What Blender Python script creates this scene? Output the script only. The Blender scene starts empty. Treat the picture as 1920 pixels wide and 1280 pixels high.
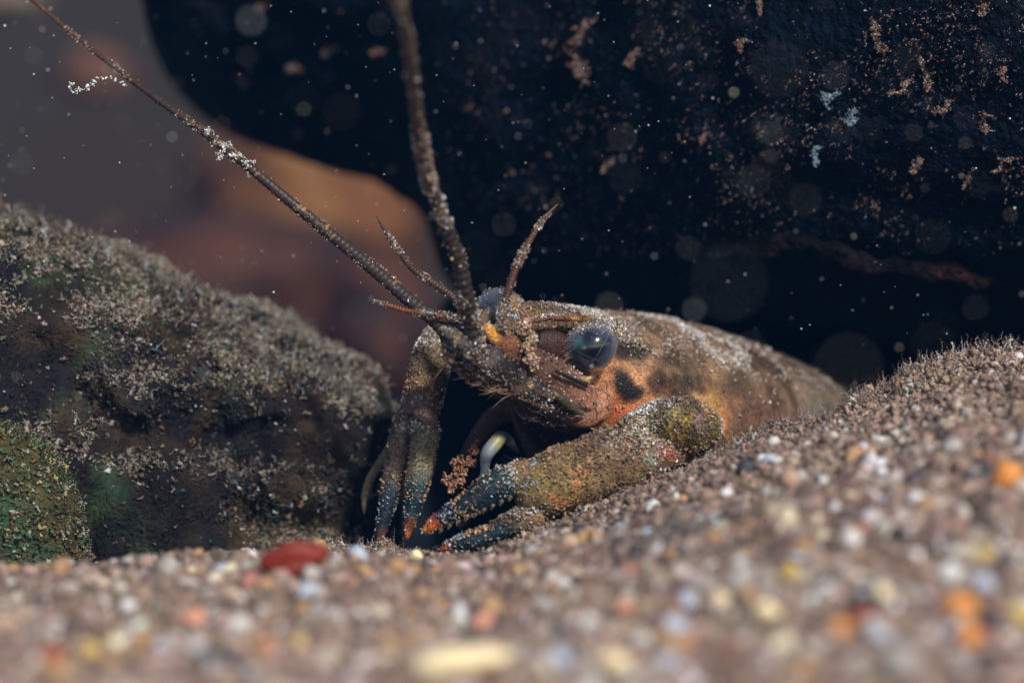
import bpy, math
import numpy as np
from mathutils import Vector
from mathutils.bvhtree import BVHTree

# ------------------------------------------------------------------ camera, light, exposure
# 1 unit = 1 cm.  The camera looks along +Y from 20 cm; the focus plane is y = 0.
sc = bpy.context.scene
sc.unit_settings.system = 'METRIC'
sc.unit_settings.scale_length = 0.01
COL = sc.collection
D = 20.0
PXCM = 280.0                                  # photograph pixels per cm at the focus plane
cam_d = bpy.data.cameras.new('camera')
cam = bpy.data.objects.new('camera', cam_d)
COL.objects.link(cam)
cam.location = (0, -D, 0)
cam.rotation_euler = (math.radians(90), 0, 0)
cam_d.sensor_width = 36
cam_d.lens = 36 * D / (1920 / PXCM)
cam_d.clip_start = 0.1
cam_d.clip_end = 2000
cam_d.dof.use_dof = True
cam_d.dof.focus_distance = D
cam_d.dof.aperture_fstop = 0.27
sc.camera = cam

SUN = Vector((0.34, -0.76, 0.56)).normalized()   # direction towards the sun
world = bpy.data.worlds.new('World')
sc.world = world
world.use_nodes = True
wn = world.node_tree
sky = wn.nodes.new('ShaderNodeTexSky')
sky.sky_type = 'NISHITA'
sky.sun_disc = False
sky.sun_elevation = math.asin(SUN.z)
sky.sun_rotation = math.atan2(SUN.x, SUN.y)
wn.links.new(sky.outputs[0], wn.nodes['Background'].inputs[0])
wn.nodes['Background'].inputs[1].default_value = 0.08
sun_d = bpy.data.lights.new('sun', 'SUN')
sun_d.energy = 3.3
sun_d.angle = math.radians(5)
sun_d.color = (1.0, 0.95, 0.88)
sun = bpy.data.objects.new('sun', sun_d)
COL.objects.link(sun)
sun.rotation_euler = SUN.to_track_quat('Z', 'Y').to_euler()
sun.location = (0, -30, 40)
sc.view_settings.view_transform = 'Standard'
sc.view_settings.look = 'None'
sc.view_settings.gamma = 1
sc.view_settings.exposure = 0.35
sc.view_settings.use_curve_mapping = False
sc.cycles.use_denoising = True
sc.cycles.max_bounces = 6

RNG = np.random.default_rng(11)

# ------------------------------------------------------------------ helpers
def at(px, py, y=0.0):
    """pixel of the photograph + depth behind the focus plane -> world point"""
    s = (D + y) / D / PXCM
    return np.array([(px - 960) * s, y, (640 - py) * s])

def to_px(P):
    s = PXCM * D / (D + P[..., 1])
    return 960 + P[..., 0] * s, 640 - P[..., 2] * s

def srgb(r, g, b):
    c = np.array([r, g, b], float) / 255
    return np.where(c <= 0.04045, c / 12.92, ((c + 0.055) / 1.055) ** 2.4)

def _hash(i, j, k):
    n = (i.astype(np.int64) * 374761393 + j.astype(np.int64) * 668265263 + k.astype(np.int64) * 2147483647) & 0x7fffffff
    n = ((n ^ (n >> 13)) * 1274126177) & 0x7fffffff
    n = ((n ^ (n >> 16)) * 1103515245) & 0x7fffffff
    return (n ^ (n >> 15)) / float(0x7fffffff)

def vnoise(P):
    P = np.asarray(P, float) + 1000.0
    F = np.floor(P).astype(np.int64)
    f = P - F
    f = f * f * (3 - 2 * f)
    out = 0
    for a in (0, 1):
        for b in (0, 1):
            for c in (0, 1):
                w = (f[..., 0] if a else 1 - f[..., 0]) * (f[..., 1] if b else 1 - f[..., 1]) * (f[..., 2] if c else 1 - f[..., 2])
                out = out + w * _hash(F[..., 0] + a, F[..., 1] + b, F[..., 2] + c)
    return out

def fbm(P, scale=1.0, octaves=4, seed=0):
    P = np.asarray(P, float) * scale + seed * 17.31
    o, amp, tot = 0, 1.0, 0
    for k in range(octaves):
        o = o + amp * vnoise(P)
        tot += amp
        P = P * 2.03 + 5.7
        amp *= 0.5
    return o / tot                                # 0..1, mean .5

def sstep(a, b, x):
    t = np.clip((x - a) / (b - a), 0, 1)
    return t * t * (3 - 2 * t)

def lerp(a, b, t):
    t = np.asarray(t)
    return a * (1 - t[..., None]) + b * t[..., None]

def smooth_interp(xs, ys, x, width=0.0):
    """piecewise interpolation with monotone cubic tangents"""
    xs = np.asarray(xs, float); ys = np.asarray(ys, float); x = np.asarray(x, float)
    h = np.diff(xs); d = np.diff(ys) / h
    m = np.zeros(len(xs)); m[0] = d[0]; m[-1] = d[-1]
    for i in range(1, len(xs) - 1):
        m[i] = 0 if d[i - 1] * d[i] <= 0 else 2 * d[i - 1] * d[i] / (d[i - 1] + d[i])
    i = np.clip(np.searchsorted(xs, x) - 1, 0, len(xs) - 2)
    t = np.clip((x - xs[i]) / h[i], 0, 1)
    return ((2*t**3-3*t**2+1) * ys[i] + (t**3-2*t**2+t) * h[i] * m[i] + (-2*t**3+3*t**2) * ys[i+1] + (t**3-t**2) * h[i] * m[i+1])

def path_interp(pts, n):
    """Catmull-Rom through points (m,k) -> (n,k)"""
    p = np.asarray(pts, float)
    p = np.vstack([2 * p[0] - p[1], p, 2 * p[-1] - p[-2]])
    seg = np.linalg.norm(np.diff(p[1:-1, :3], axis=0), axis=1)
    cum = np.concatenate([[0], np.cumsum(seg)])
    s = np.linspace(0, cum[-1], n)
    i = np.clip(np.searchsorted(cum, s, side='right') - 1, 0, len(seg) - 1)
    t = ((s - cum[i]) / seg[i])[:, None]
    a, b, c, d = p[i], p[i + 1], p[i + 2], p[i + 3]
    return 0.5 * (2*b + (c-a)*t + (2*a-5*b+4*c-d)*t*t + (-a+3*b-3*c+d)*t**3)

def link(name, V, F, mat, parent=None, col=None, smooth=True):
    """numpy verts + faces (tri or quad array) -> one mesh object"""
    me = bpy.data.meshes.new(name)
    V = np.ascontiguousarray(V, dtype=np.float32); F = np.ascontiguousarray(F, dtype=np.int32)
    n, k = F.shape
    me.vertices.add(len(V)); me.vertices.foreach_set('co', V.ravel())
    me.loops.add(n * k); me.loops.foreach_set('vertex_index', F.ravel())
    me.polygons.add(n)
    me.polygons.foreach_set('loop_start', np.arange(0, n * k, k, dtype=np.int32))
    if smooth:
        me.polygons.foreach_set('use_smooth', np.ones(n, dtype=bool))
    me.update(calc_edges=True)
    if col is not None:
        ca = me.color_attributes.new('Col', 'FLOAT_COLOR', 'POINT')
        c4 = np.ones((len(V), 4), dtype=np.float32); c4[:, :3] = col
        ca.data.foreach_set('color', c4.ravel())
    me.materials.append(mat)
    o = bpy.data.objects.new(name, me)
    COL.objects.link(o)
    if parent is not None:
        o.parent = parent
        o.matrix_parent_inverse = parent_inverse(parent)
    return o

def parent_inverse(p):
    from mathutils import Matrix
    m = Matrix.LocRotScale(p.location, p.rotation_euler, p.scale)
    q = p.parent
    if q is not None:
        m = Matrix.LocRotScale(q.location, q.rotation_euler, q.scale) @ p.matrix_parent_inverse @ m if False else m
    return m.inverted()

def tag(o, label=None, cat=None, group=None, kind=None):
    if label: o['label'] = label
    if cat: o['category'] = cat
    if group: o['group'] = group
    if kind: o['kind'] = kind
    return o

def grid_faces(nu, nv, wrap_v=True):
    i, j = np.meshgrid(np.arange(nu - 1), np.arange(nv if wrap_v else nv - 1), indexing='ij')
    j2 = (j + 1) % nv
    return np.stack([i * nv + j, (i + 1) * nv + j, (i + 1) * nv + j2, i * nv + j2], -1).reshape(-1, 4)

def tube(pts, half_w, half_t=None, n=60, m=14, flat_axis=None, exp=2.0, ring=0.0, ringn=0):
    """pts (k,3); half_w / half_t lists at the points. Returns V (n*m,3), F, s (0..1), theta.
    flat_axis: direction that the half_t radius follows; half_w lies across it."""
    k = len(pts)
    hw = np.asarray(half_w, float)
    ht = hw if half_t is None else np.asarray(half_t, float)
    q = path_interp(np.column_stack([np.asarray(pts, float), hw, ht]), n)
    C = q[:, :3]; hw = np.maximum(q[:, 3], 1e-4); ht = np.maximum(q[:, 4], 1e-4)
    T = np.gradient(C, axis=0); T /= np.linalg.norm(T, axis=1)[:, None]
    fa = np.array([0, -1, 0.0]) if flat_axis is None else np.asarray(flat_axis, float)
    B = fa - (T @ fa)[:, None] * T
    B /= np.linalg.norm(B, axis=1)[:, None]
    A = np.cross(T, B)
    th = np.linspace(0, 2 * np.pi, m, endpoint=False)
    ct, st = np.cos(th), np.sin(th)
    ce = np.sign(ct) * np.abs(ct) ** (2 / exp); se = np.sign(st) * np.abs(st) ** (2 / exp)
    s = np.linspace(0, 1, n)
    cap = np.ones(n)
    e = np.linspace(0, 1, 6)[1:-1]
    k1 = np.sqrt(np.clip(1 - (1 - np.minimum(np.arange(n) / 3.0, 1)) ** 2, 0.002, 1))
    cap = k1 * k1[::-1]
    rr = 1 + (ring * np.sin(s * ringn * 2 * np.pi) if ringn else 0 * s)
    V = C[:, None] + (A[:, None] * (hw * cap * rr)[:, None, None] * ce[None, :, None]) + (B[:, None] * (ht * cap * rr)[:, None, None] * se[None, :, None])
    S = np.repeat(s[:, None], m, 1)
    TH = np.repeat(th[None], n, 0)
    return V.reshape(-1, 3), grid_faces(n, m), S.ravel(), TH.ravel()

def sample(V, F, n, seed=0, weight=None):
    """area weighted points on quads/tris; returns P, N"""
    r = np.random.default_rng(seed)
    if F.shape[1] == 4:
        T = np.vstack([F[:, [0, 1, 2]], F[:, [0, 2, 3]]])
    else:
        T = F
    a, b, c = V[T[:, 0]], V[T[:, 1]], V[T[:, 2]]
    N = np.cross(b - a, c - a)
    A = np.linalg.norm(N, axis=1) + 1e-12
    N = N / A[:, None]
    w = A.copy()
    if weight is not None:
        w = w * weight((a + b + c) / 3, N)
    w /= w.sum()
    i = r.choice(len(T), n, p=w)
    u, v = r.random(n), r.random(n)
    f = u + v > 1
    u[f], v[f] = 1 - u[f], 1 - v[f]
    return a[i] + (b[i] - a[i]) * u[:, None] + (c[i] - a[i]) * v[:, None], N[i]

OCT_V = np.array([[1,0,0],[-1,0,0],[0,1,0],[0,-1,0],[0,0,1],[0,0,-1]], float)
OCT_F = np.array([[0,2,4],[2,1,4],[1,3,4],[3,0,4],[2,0,5],[1,2,5],[3,1,5],[0,3,5]])
TET_V = np.array([[1,1,1],[1,-1,-1],[-1,1,-1],[-1,-1,1]], float) * .8
TET_F = np.array([[0,1,2],[0,3,1],[0,2,3],[1,3,2]])
_p = (1 + 5 ** 0.5) / 2
ICO_V = np.array([[-1,_p,0],[1,_p,0],[-1,-_p,0],[1,-_p,0],[0,-1,_p],[0,1,_p],[0,-1,-_p],[0,1,-_p],[_p,0,-1],[_p,0,1],[-_p,0,-1],[-_p,0,1]]) / math.sqrt(1 + _p * _p)
ICO_F = np.array([[0,11,5],[0,5,1],[0,1,7],[0,7,10],[0,10,11],[1,5,9],[5,11,4],[11,10,2],[10,7,6],[7,1,8],[3,9,4],[3,4,2],[3,2,6],[3,6,8],[3,8,9],[4,9,5],[2,4,11],[6,2,10],[8,6,7],[9,8,1]])

def subdivide(V, F):
    V = list(map(tuple, V)); cache = {}; out = []
    def mid(a, b):
        k = (min(a, b), max(a, b))
        if k not in cache:
            p = (np.array(V[a]) + np.array(V[b])) / 2
            V.append(tuple(p / np.linalg.norm(p))); cache[k] = len(V) - 1
        return cache[k]
    for a, b, c in F:
        x, y, z = mid(a, b), mid(b, c), mid(c, a)
        out += [(a, x, z), (x, b, y), (z, y, c), (x, y, z)]
    return np.array(V), np.array(out)

ICO1_V, ICO1_F = subdivide(ICO_V, ICO_F)
ICO2_V, ICO2_F = subdivide(ICO1_V, ICO1_F)

def rand_rot(n, r):
    q = r.normal(size=(n, 4)); q /= np.linalg.norm(q, axis=1)[:, None]
    w, x, y, z = q.T
    return np.stack([np.stack([1-2*(y*y+z*z), 2*(x*y-z*w), 2*(x*z+y*w)], -1),
                     np.stack([2*(x*y+z*w), 1-2*(x*x+z*z), 2*(y*z-x*w)], -1),
                     np.stack([2*(x*z-y*w), 2*(y*z+x*w), 1-2*(x*x+y*y)], -1)], 1)

def grains(P, size, color, seed=0, tmpl='oct', squash=0.4, jitter=0.22):
    """many small uneven grains as one array pair"""
    r = np.random.default_rng(seed)
    TV, TF = {'oct': (OCT_V, OCT_F), 'ico': (ICO_V, ICO_F), 'tet': (TET_V, TET_F)}[tmpl]
    n = len(P); m = len(TV)
    S = np.asarray(size).reshape(-1, 1) * (1 + squash * r.uniform(-1, 1, (n, 3)))
    L = TV[None] * S[:, None] * (1 + jitter * r.uniform(-1, 1, (n, m, 1)))
    V = np.einsum('nij,nmj->nmi', rand_rot(n, r), L) + P[:, None]
    F = TF[None] + (np.arange(n) * m)[:, None, None]
    C = np.repeat(np.broadcast_to(color, (n, 3))[:, None], m, 1)
    return V.reshape(-1, 3), F.reshape(-1, 3), C.reshape(-1, 3)

def join(parts):
    V, F, C, o = [], [], [], 0
    for v, f, c in parts:
        V.append(v); F.append(f + o); C.append(c); o += len(v)
    return np.vstack(V), np.vstack(F), np.vstack(C)

def palette(n, cols, probs, seed=0, var=0.25):
    r = np.random.default_rng(seed)
    c = np.array(cols)[r.choice(len(cols), n, p=np.array(probs) / np.sum(probs))]
    return np.clip(c * (1 + var * r.uniform(-1, 1, (n, 1))) * (1 + 0.08 * r.uniform(-1, 1, (n, 3))), 0, 1)

def fuzz(P, N, steps, step, size, cols, seed=0, up=0.15, wander=0.9):
    """short crooked chains of silt grains standing on a surface"""
    r = np.random.default_rng(seed)
    pos = P.copy(); d = N.copy()
    n = len(P)
    Ps, Ss, Cs = [], [], []
    ln = r.integers(1, steps + 1, n)
    sz = size * np.clip(np.exp(r.normal(-.1, .42, n)), .4, 2.2)
    for k in range(steps):
        alive = ln > k
        d = d + wander * r.normal(size=(n, 3)) * 0.6 + np.array([0, 0, up])
        d /= np.linalg.norm(d, axis=1)[:, None]
        pos = pos + d * step * r.uniform(0.6, 1.3, (n, 1))
        Ps.append(pos[alive].copy()); Ss.append((sz * (1 - 0.06 * k))[alive]); Cs.append(cols[alive])
    return np.vstack(Ps), np.concatenate(Ss), np.vstack(Cs)

def clump(center, n, size, direction, stretch, seed=0, thread=False):
    """branching aggregate of flocs growing from a point"""
    r = np.random.default_rng(seed)
    direction = np.asarray(direction, float); direction /= np.linalg.norm(direction)
    pts = [np.asarray(center, float)]
    for k in range(n - 1):
        b = pts[-1] if (thread and r.random() < .85) else pts[int(len(pts) * r.random() ** (0.7))]
        d = r.normal(size=3) + direction * r.normal(0.35, stretch)
        d /= np.linalg.norm(d)
        pts.append(b + d * size * 1.5)
    return np.array(pts)

# ------------------------------------------------------------------ materials
def material(name, rough=0.7, spec=0.3, nscale=20.0, ncon=0.5, bump=0.2, bscale=60.0, bdist=0.02, base=None,
             coat=0.0, trans=0.0, sss=0.0, speck=0.0, sscale=70.0):
    m = bpy.data.materials.new(name)
    m.use_nodes = True
    nt = m.node_tree; b = nt.nodes['Principled BSDF']
    tc = nt.nodes.new('ShaderNodeTexCoord')
    if base is None:
        src = nt.nodes.new('ShaderNodeAttribute'); src.attribute_name = 'Col'; out = src.outputs['Color']
    else:
        src = nt.nodes.new('ShaderNodeRGB'); src.outputs[0].default_value = (*base, 1); out = src.outputs[0]
    nz = nt.nodes.new('ShaderNodeTexNoise'); nz.inputs['Scale'].default_value = nscale
    nz.inputs['Detail'].default_value = 5; nz.inputs['Roughness'].default_value = 0.65
    nt.links.new(tc.outputs['Object'], nz.inputs['Vector'])
    mr = nt.nodes.new('ShaderNodeMapRange')
    mr.inputs['From Min'].default_value = 0.3; mr.inputs['From Max'].default_value = 0.7
    mr.inputs['To Min'].default_value = 1 - ncon; mr.inputs['To Max'].default_value = 1 + ncon
    nt.links.new(nz.outputs['Fac'], mr.inputs['Value'])
    mx = nt.nodes.new('ShaderNodeVectorMath'); mx.operation = 'SCALE'
    nt.links.new(out, mx.inputs[0]); nt.links.new(mr.outputs[0], mx.inputs['Scale'])
    res = mx.outputs[0]
    if speck:
        n3 = nt.nodes.new('ShaderNodeTexNoise'); n3.inputs['Scale'].default_value = sscale; n3.inputs['Detail'].default_value = 3
        nt.links.new(tc.outputs['Object'], n3.inputs['Vector'])
        m3 = nt.nodes.new('ShaderNodeMapRange')
        m3.inputs['From Min'].default_value = 0.38; m3.inputs['From Max'].default_value = 0.62
        m3.inputs['To Min'].default_value = 1 - speck; m3.inputs['To Max'].default_value = 1 + speck
        nt.links.new(n3.outputs['Fac'], m3.inputs['Value'])
        v3 = nt.nodes.new('ShaderNodeVectorMath'); v3.operation = 'SCALE'
        nt.links.new(res, v3.inputs[0]); nt.links.new(m3.outputs[0], v3.inputs['Scale'])
        res = v3.outputs[0]
    nt.links.new(res, b.inputs['Base Color'])
    if bump:
        n2 = nt.nodes.new('ShaderNodeTexNoise'); n2.inputs['Scale'].default_value = bscale
        n2.inputs['Detail'].default_value = 4
        nt.links.new(tc.outputs['Object'], n2.inputs['Vector'])
        bp = nt.nodes.new('ShaderNodeBump'); bp.inputs['Strength'].default_value = bump; bp.inputs['Distance'].default_value = bdist
        nt.links.new(n2.outputs['Fac'], bp.inputs['Height']); nt.links.new(bp.outputs[0], b.inputs['Normal'])
    b.inputs['Roughness'].default_value = rough
    b.inputs['Specular IOR Level'].default_value = spec
    b.inputs['Coat Weight'].default_value = coat
    b.inputs['Coat Roughness'].default_value = 0.08
    b.inputs['Transmission Weight'].default_value = trans
    if sss:
        b.inputs['Subsurface Weight'].default_value = sss
        b.inputs['Subsurface Radius'].default_value = (0.08, 0.05, 0.03)
        b.inputs['Subsurface Scale'].default_value = 1.0
    return m

M = {
    'sand': material('silty_sand', 0.9, 0.15, 8, 0.35, 0.5, 50, 0.03),
    'grain': material('sand_grain', 0.6, 0.3, 30, 0.25, 0, ncon=0.25) if False else material('sand_grain', 0.6, 0.3, 30, 0.25, 0),
    'silt': material('silt', 0.85, 0.25, 40, 0.3, 0),
    'rock': material('algae_rock', 0.85, 0.2, 9, 0.6, 1.0, 30, 0.07),
    'log': material('black_wood', 0.7, 0.07, 5, 0.8, 0.9, 16, 0.12),
    'shell': material('shell', 0.45, 0.35, 22, 0.35, 0.55, 60, 0.02, speck=.42, sscale=75),
    'skin': material('claw_shell', 0.55, 0.3, 26, 0.45, 0.8, 60, 0.025, speck=.5, sscale=80),
    'dark': material('antenna_shell', 0.5, 0.35, 40, 0.3, 0.1, 90, 0.004),
    'eye': material('eye_cornea', 0.12, 0.6, 30, 0.05, 0, coat=0.7),
    'clear': material('pale_joint', 0.45, 0.5, 30, 0.1, 0, sss=0.3, trans=0.45),
    'stone': material('background_stone', 0.8, 0.2, 0.35, 0.4, 0.4, 2, 0.2),
}

# ------------------------------------------------------------------ stream bed
# crest of the sand seen from the camera: photograph column -> row, and its depth
CR_X = [-600, 0, 200, 400, 520, 620, 700, 800, 900, 960, 1030, 1120, 1220, 1300, 1360, 1420, 1500, 1570, 1640, 1700, 1780, 1860, 1920, 2100, 2500]
CR_Y = [1120, 1092, 1078, 1056, 1045, 1040, 1034, 1040, 1034, 1012, 985, 950, 905, 868, 836, 808, 785, 765, 742, 708, 690, 668, 664, 640, 600]
CR_D = [-.6, -.5, -.4, -.25, -.1, -.05, 0, 0, -.05, -.2, -.32, -.4, -.45, -.45, -.42, -.4, -.35, -.3, -.2, -.1, 0, .05, .1, .2, .4]
_cx = np.array([at(x, y, d)[0] for x, y, d in zip(CR_X, CR_Y, CR_D)])
_cz = np.array([at(x, y, d)[2] for x, y, d in zip(CR_X, CR_Y, CR_D)])
Z0 = -1.60

def ground(x, y):
    zc = smooth_interp(_cx, _cz, np.clip(x, _cx[0], _cx[-1]))
    yc = smooth_interp(_cx, CR_D, np.clip(x, _cx[0], _cx[-1]))
    front = np.clip((y + 7.0) / (yc + 7.0), 0, 1)
    zf = Z0 + (zc - Z0) * front ** 0.8
    zf = zf + 0.15 * np.exp(-((y + 2.7) / 1.4) ** 2) * sstep(.5, -1.2, x)
    dip = np.minimum(zc, -1.62)
    back = sstep(0, 1.3, y - yc)
    zb = zc + (dip - 0.25 - zc) * back
    z = np.where(y < yc, zf, zb)
    far = np.clip(y - 46, 0, None)
    z = z + 0.5 * far * sstep(46, 54, y)
    P = np.stack([x, y, 0 * x], -1)
    near = 1 - sstep(3, 12, y)
    z = z + near * (0.16 * (fbm(P, 1.6, 3, 3) - .5) + 0.14 * (fbm(P, 5.5, 3, 5) - .5) + 0.07 * (fbm(P, 15, 2, 6) - .5))
    z = z + (1 - near) * 3.0 * (fbm(P, 0.12, 3, 8) - .5)
    return z

gx = np.unique(np.concatenate([np.linspace(-60, -6, 28), np.linspace(-6, -3.9, 24), np.linspace(-3.9, 4.2, 300), np.linspace(4.2, 7, 30), np.linspace(7, 60, 28)]))
gy = np.unique(np.concatenate([np.linspace(-40, -9, 24), np.linspace(-9, -2, 150), np.linspace(-2, 2.2, 170), np.linspace(2.2, 12, 60), np.linspace(12, 120, 60)]))
GX, GY = np.meshgrid(gx, gy, indexing='ij')
GZ = ground(GX, GY)
GV = np.stack([GX, GY, GZ], -1).reshape(-1, 3)
GF = grid_faces(len(gx), len(gy), False)
dirt = fbm(GV, 0.9, 3, 2)[:, None]
mud = srgb(140, 118, 103) * (0.75 + 0.5 * dirt)
bank = lerp(np.broadcast_to(srgb(60, 47, 28), mud.shape), srgb(38, 31, 19), fbm(GV, 0.06, 2, 4))
Gc = lerp(mud, bank, sstep(5, 14, GV[:, 1]))
sand_bed = tag(link('sand_bed', GV, GF, M['sand'], None, Gc), kind='structure')
g_bvh = BVHTree.FromPolygons([Vector(v) for v in GV], GF.tolist())
CAM = Vector((0, -D, 0))

def hit(bvh, px, py):
    d = (Vector(at(px, py, 0)) - CAM).normalized()
    p, n, i, dist = bvh.ray_cast(CAM, d)
    if p is None:
        return None, None
    return np.array(p), np.array(n)

# fine sand that nobody could count: icosahedral grains over the bed
r = np.random.default_rng(5)
n = 30000
yy = -8 + 9.2 * r.random(n) ** 0.9
half = 0.19 * (D + yy) + 0.5
xx = r.uniform(-1, 1, n) * half
size = (0.013 + 0.055 * r.random(n) ** 4) * (1 - .45 * sstep(-2.6, -.6, yy))
P = np.stack([xx, yy, ground(xx, yy) + size * 0.2], -1)
SANDC = [srgb(142, 120, 108), srgb(160, 136, 120), srgb(112, 92, 82), srgb(186, 172, 164), srgb(214, 212, 212), srgb(190, 140, 96), srgb(72, 68, 72), srgb(205, 190, 160), srgb(158, 108, 92)]
c = np.clip(palette(n, SANDC, [30, 26, 18, 12, 4, 1.0, 4, 2.5, 1.2], 6, 0.22) * 0.95, 0, .9)
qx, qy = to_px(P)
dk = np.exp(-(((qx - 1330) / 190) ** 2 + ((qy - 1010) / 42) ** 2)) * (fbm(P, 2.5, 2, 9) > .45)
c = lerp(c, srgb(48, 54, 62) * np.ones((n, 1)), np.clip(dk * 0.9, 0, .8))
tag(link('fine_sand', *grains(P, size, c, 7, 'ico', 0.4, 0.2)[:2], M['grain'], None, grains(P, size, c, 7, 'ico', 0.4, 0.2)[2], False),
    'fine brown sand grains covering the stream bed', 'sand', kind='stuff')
# silt flocs between the grains and standing on the crest
n = 46000
yy = -6.5 + 7.3 * r.random(n) ** 0.5
xx = r.uniform(-1, 1, n) * (0.19 * (D + yy) + 0.3)
P = np.stack([xx, yy, ground(xx, yy)], -1)
SILTC = [srgb(154, 131, 114), srgb(134, 111, 96), srgb(168, 148, 132), srgb(110, 92, 82), srgb(190, 186, 184), srgb(120, 112, 106)]
fp, fs, fc = fuzz(P, np.tile([0, 0, 1.0], (n, 1)), 3, 0.017, 0.0125, palette(n, SILTC, [30, 28, 14, 18, 3, 10], 9), 10, up=0, wander=1.5)
n2 = 7000
yc_ = r.uniform(-.55, .35, n2)
xx = r.uniform(-3.7, 3.9, n2)
ycr = smooth_interp(_cx, CR_D, xx)
yy = ycr + r.normal(0, .16, n2) - .03
P2 = np.stack([xx, yy, ground(xx, yy)], -1)
keep = fbm(P2, 3.2, 2, 30) > .44
P2 = P2[keep]; n2 = len(P2)
hp, hs, hc = fuzz(P2, np.tile([0, -0.1, 1.0], (n2, 1)), 6, 0.0135, 0.0078, palette(n2, SILTC, [30, 24, 20, 14, 6, 10], 12), 13, up=.08, wander=1.4)
tx = np.array([at(x, 700, .05)[0] for x in (1345, 1440, 1462, 1500, 1560, 1590, 1612, 1640, 1680, 1700, 1722, 1760, 1800, 1838, 1850, 1880, 1900, 620, 640, 555, 700)])
tx = np.concatenate([np.repeat(tx, 26) + r.normal(0, .035, 26 * len(tx)), r.uniform(-3.4, 3.6, 260)])
ty = smooth_interp(_cx, CR_D, tx) + r.normal(0, .04, len(tx))
P3 = np.stack([tx, ty, ground(tx, ty)], -1)
kp, ks, kc = fuzz(P3, np.tile([0, -.05, 1.0], (len(P3), 1)), 14, 0.0125, 0.0058, palette(len(P3), SILTC, [26, 16, 26, 8, 18, 14], 16), 17, up=.35, wander=.75)
sv = join([grains(kp, ks, kc, 18, 'tet'), grains(fp, fs, fc, 14, 'tet'), grains(hp, hs, hc, 15, 'tet')])
tag(link('silt_layer', sv[0], sv[1], M['silt'], None, sv[2], False), 'fluffy brown silt lying over the sand bed', 'silt', kind='stuff')

# ------------------------------------------------------------------ pebbles
def pebble_mesh(seed, lump=0.35):
    V = ICO2_V.copy()
    k = 1 + lump * (fbm(V, 1.1, 2, seed) - .5) * 2
    V = V * k[:, None]
    r = np.random.default_rng(seed)
    for _ in range(5):                              # chipped facets
        d = r.normal(size=3); d /= np.linalg.norm(d)
        h = V @ d; lim = r.uniform(.72, .95)
        V = V - np.clip(h - lim, 0, None)[:, None] * d * 0.85
    me = bpy.data.meshes.new('pebble_shape')
    me.from_pydata(V.tolist(), [], ICO2_F.tolist())
    me.polygons.foreach_set('use_smooth', [True] * len(me.polygons))
    return me
PEB = [pebble_mesh(s) for s in range(40, 48)]
PMAT = {}
def peb_mat(key, rgb, rough=0.45, sss=0.0):
    if key not in PMAT:
        PMAT[key] = material('pebble_' + key, rough, 0.4, 3.0, 0.22, 0.25, 9, 0.08, base=tuple(srgb(*rgb)), sss=sss)
    return PMAT[key]
PC = {'white': (214, 211, 208), 'grey': (166, 158, 152), 'blue': (178, 184, 198), 'cream': (244, 224, 178), 'orange': (214, 140, 68),
      'yellow': (206, 176, 104), 'pink': (216, 150, 124), 'red': (160, 66, 46), 'tan': (170, 134, 96), 'dark': (58, 58, 64), 'rust': (124, 40, 22)}
def pebble(px, py, rw, rh, colour, label, name='pebble', cat='pebble', tilt=0.0, shape=0, group=None, sink=-0.05, sharp=1.0, depth=None):
    p, nn = hit(g_bvh, px, py + rh * 0.6)
    if p is None:
        p = at(px, py, -1.0)
    k = (D + p[1]) / D / PXCM * 0.98
    me = PEB[shape % len(PEB)].copy()
    me.name = name
    me.materials.append(peb_mat(colour, PC[colour]))
    o = bpy.data.objects.new(name, me); COL.objects.link(o)
    a, b = rw * k, rh * k
    o.scale = (a, (a + b) / 2 if depth is None else depth * k, b)
    o.rotation_euler = (0.15 * math.sin(px), tilt, 0.4 * math.cos(py) if depth is None else 0.0)
    o.location = (p[0], p[1], p[2] + b * (1 - sink))
    return tag(o, label, cat, group)

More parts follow.
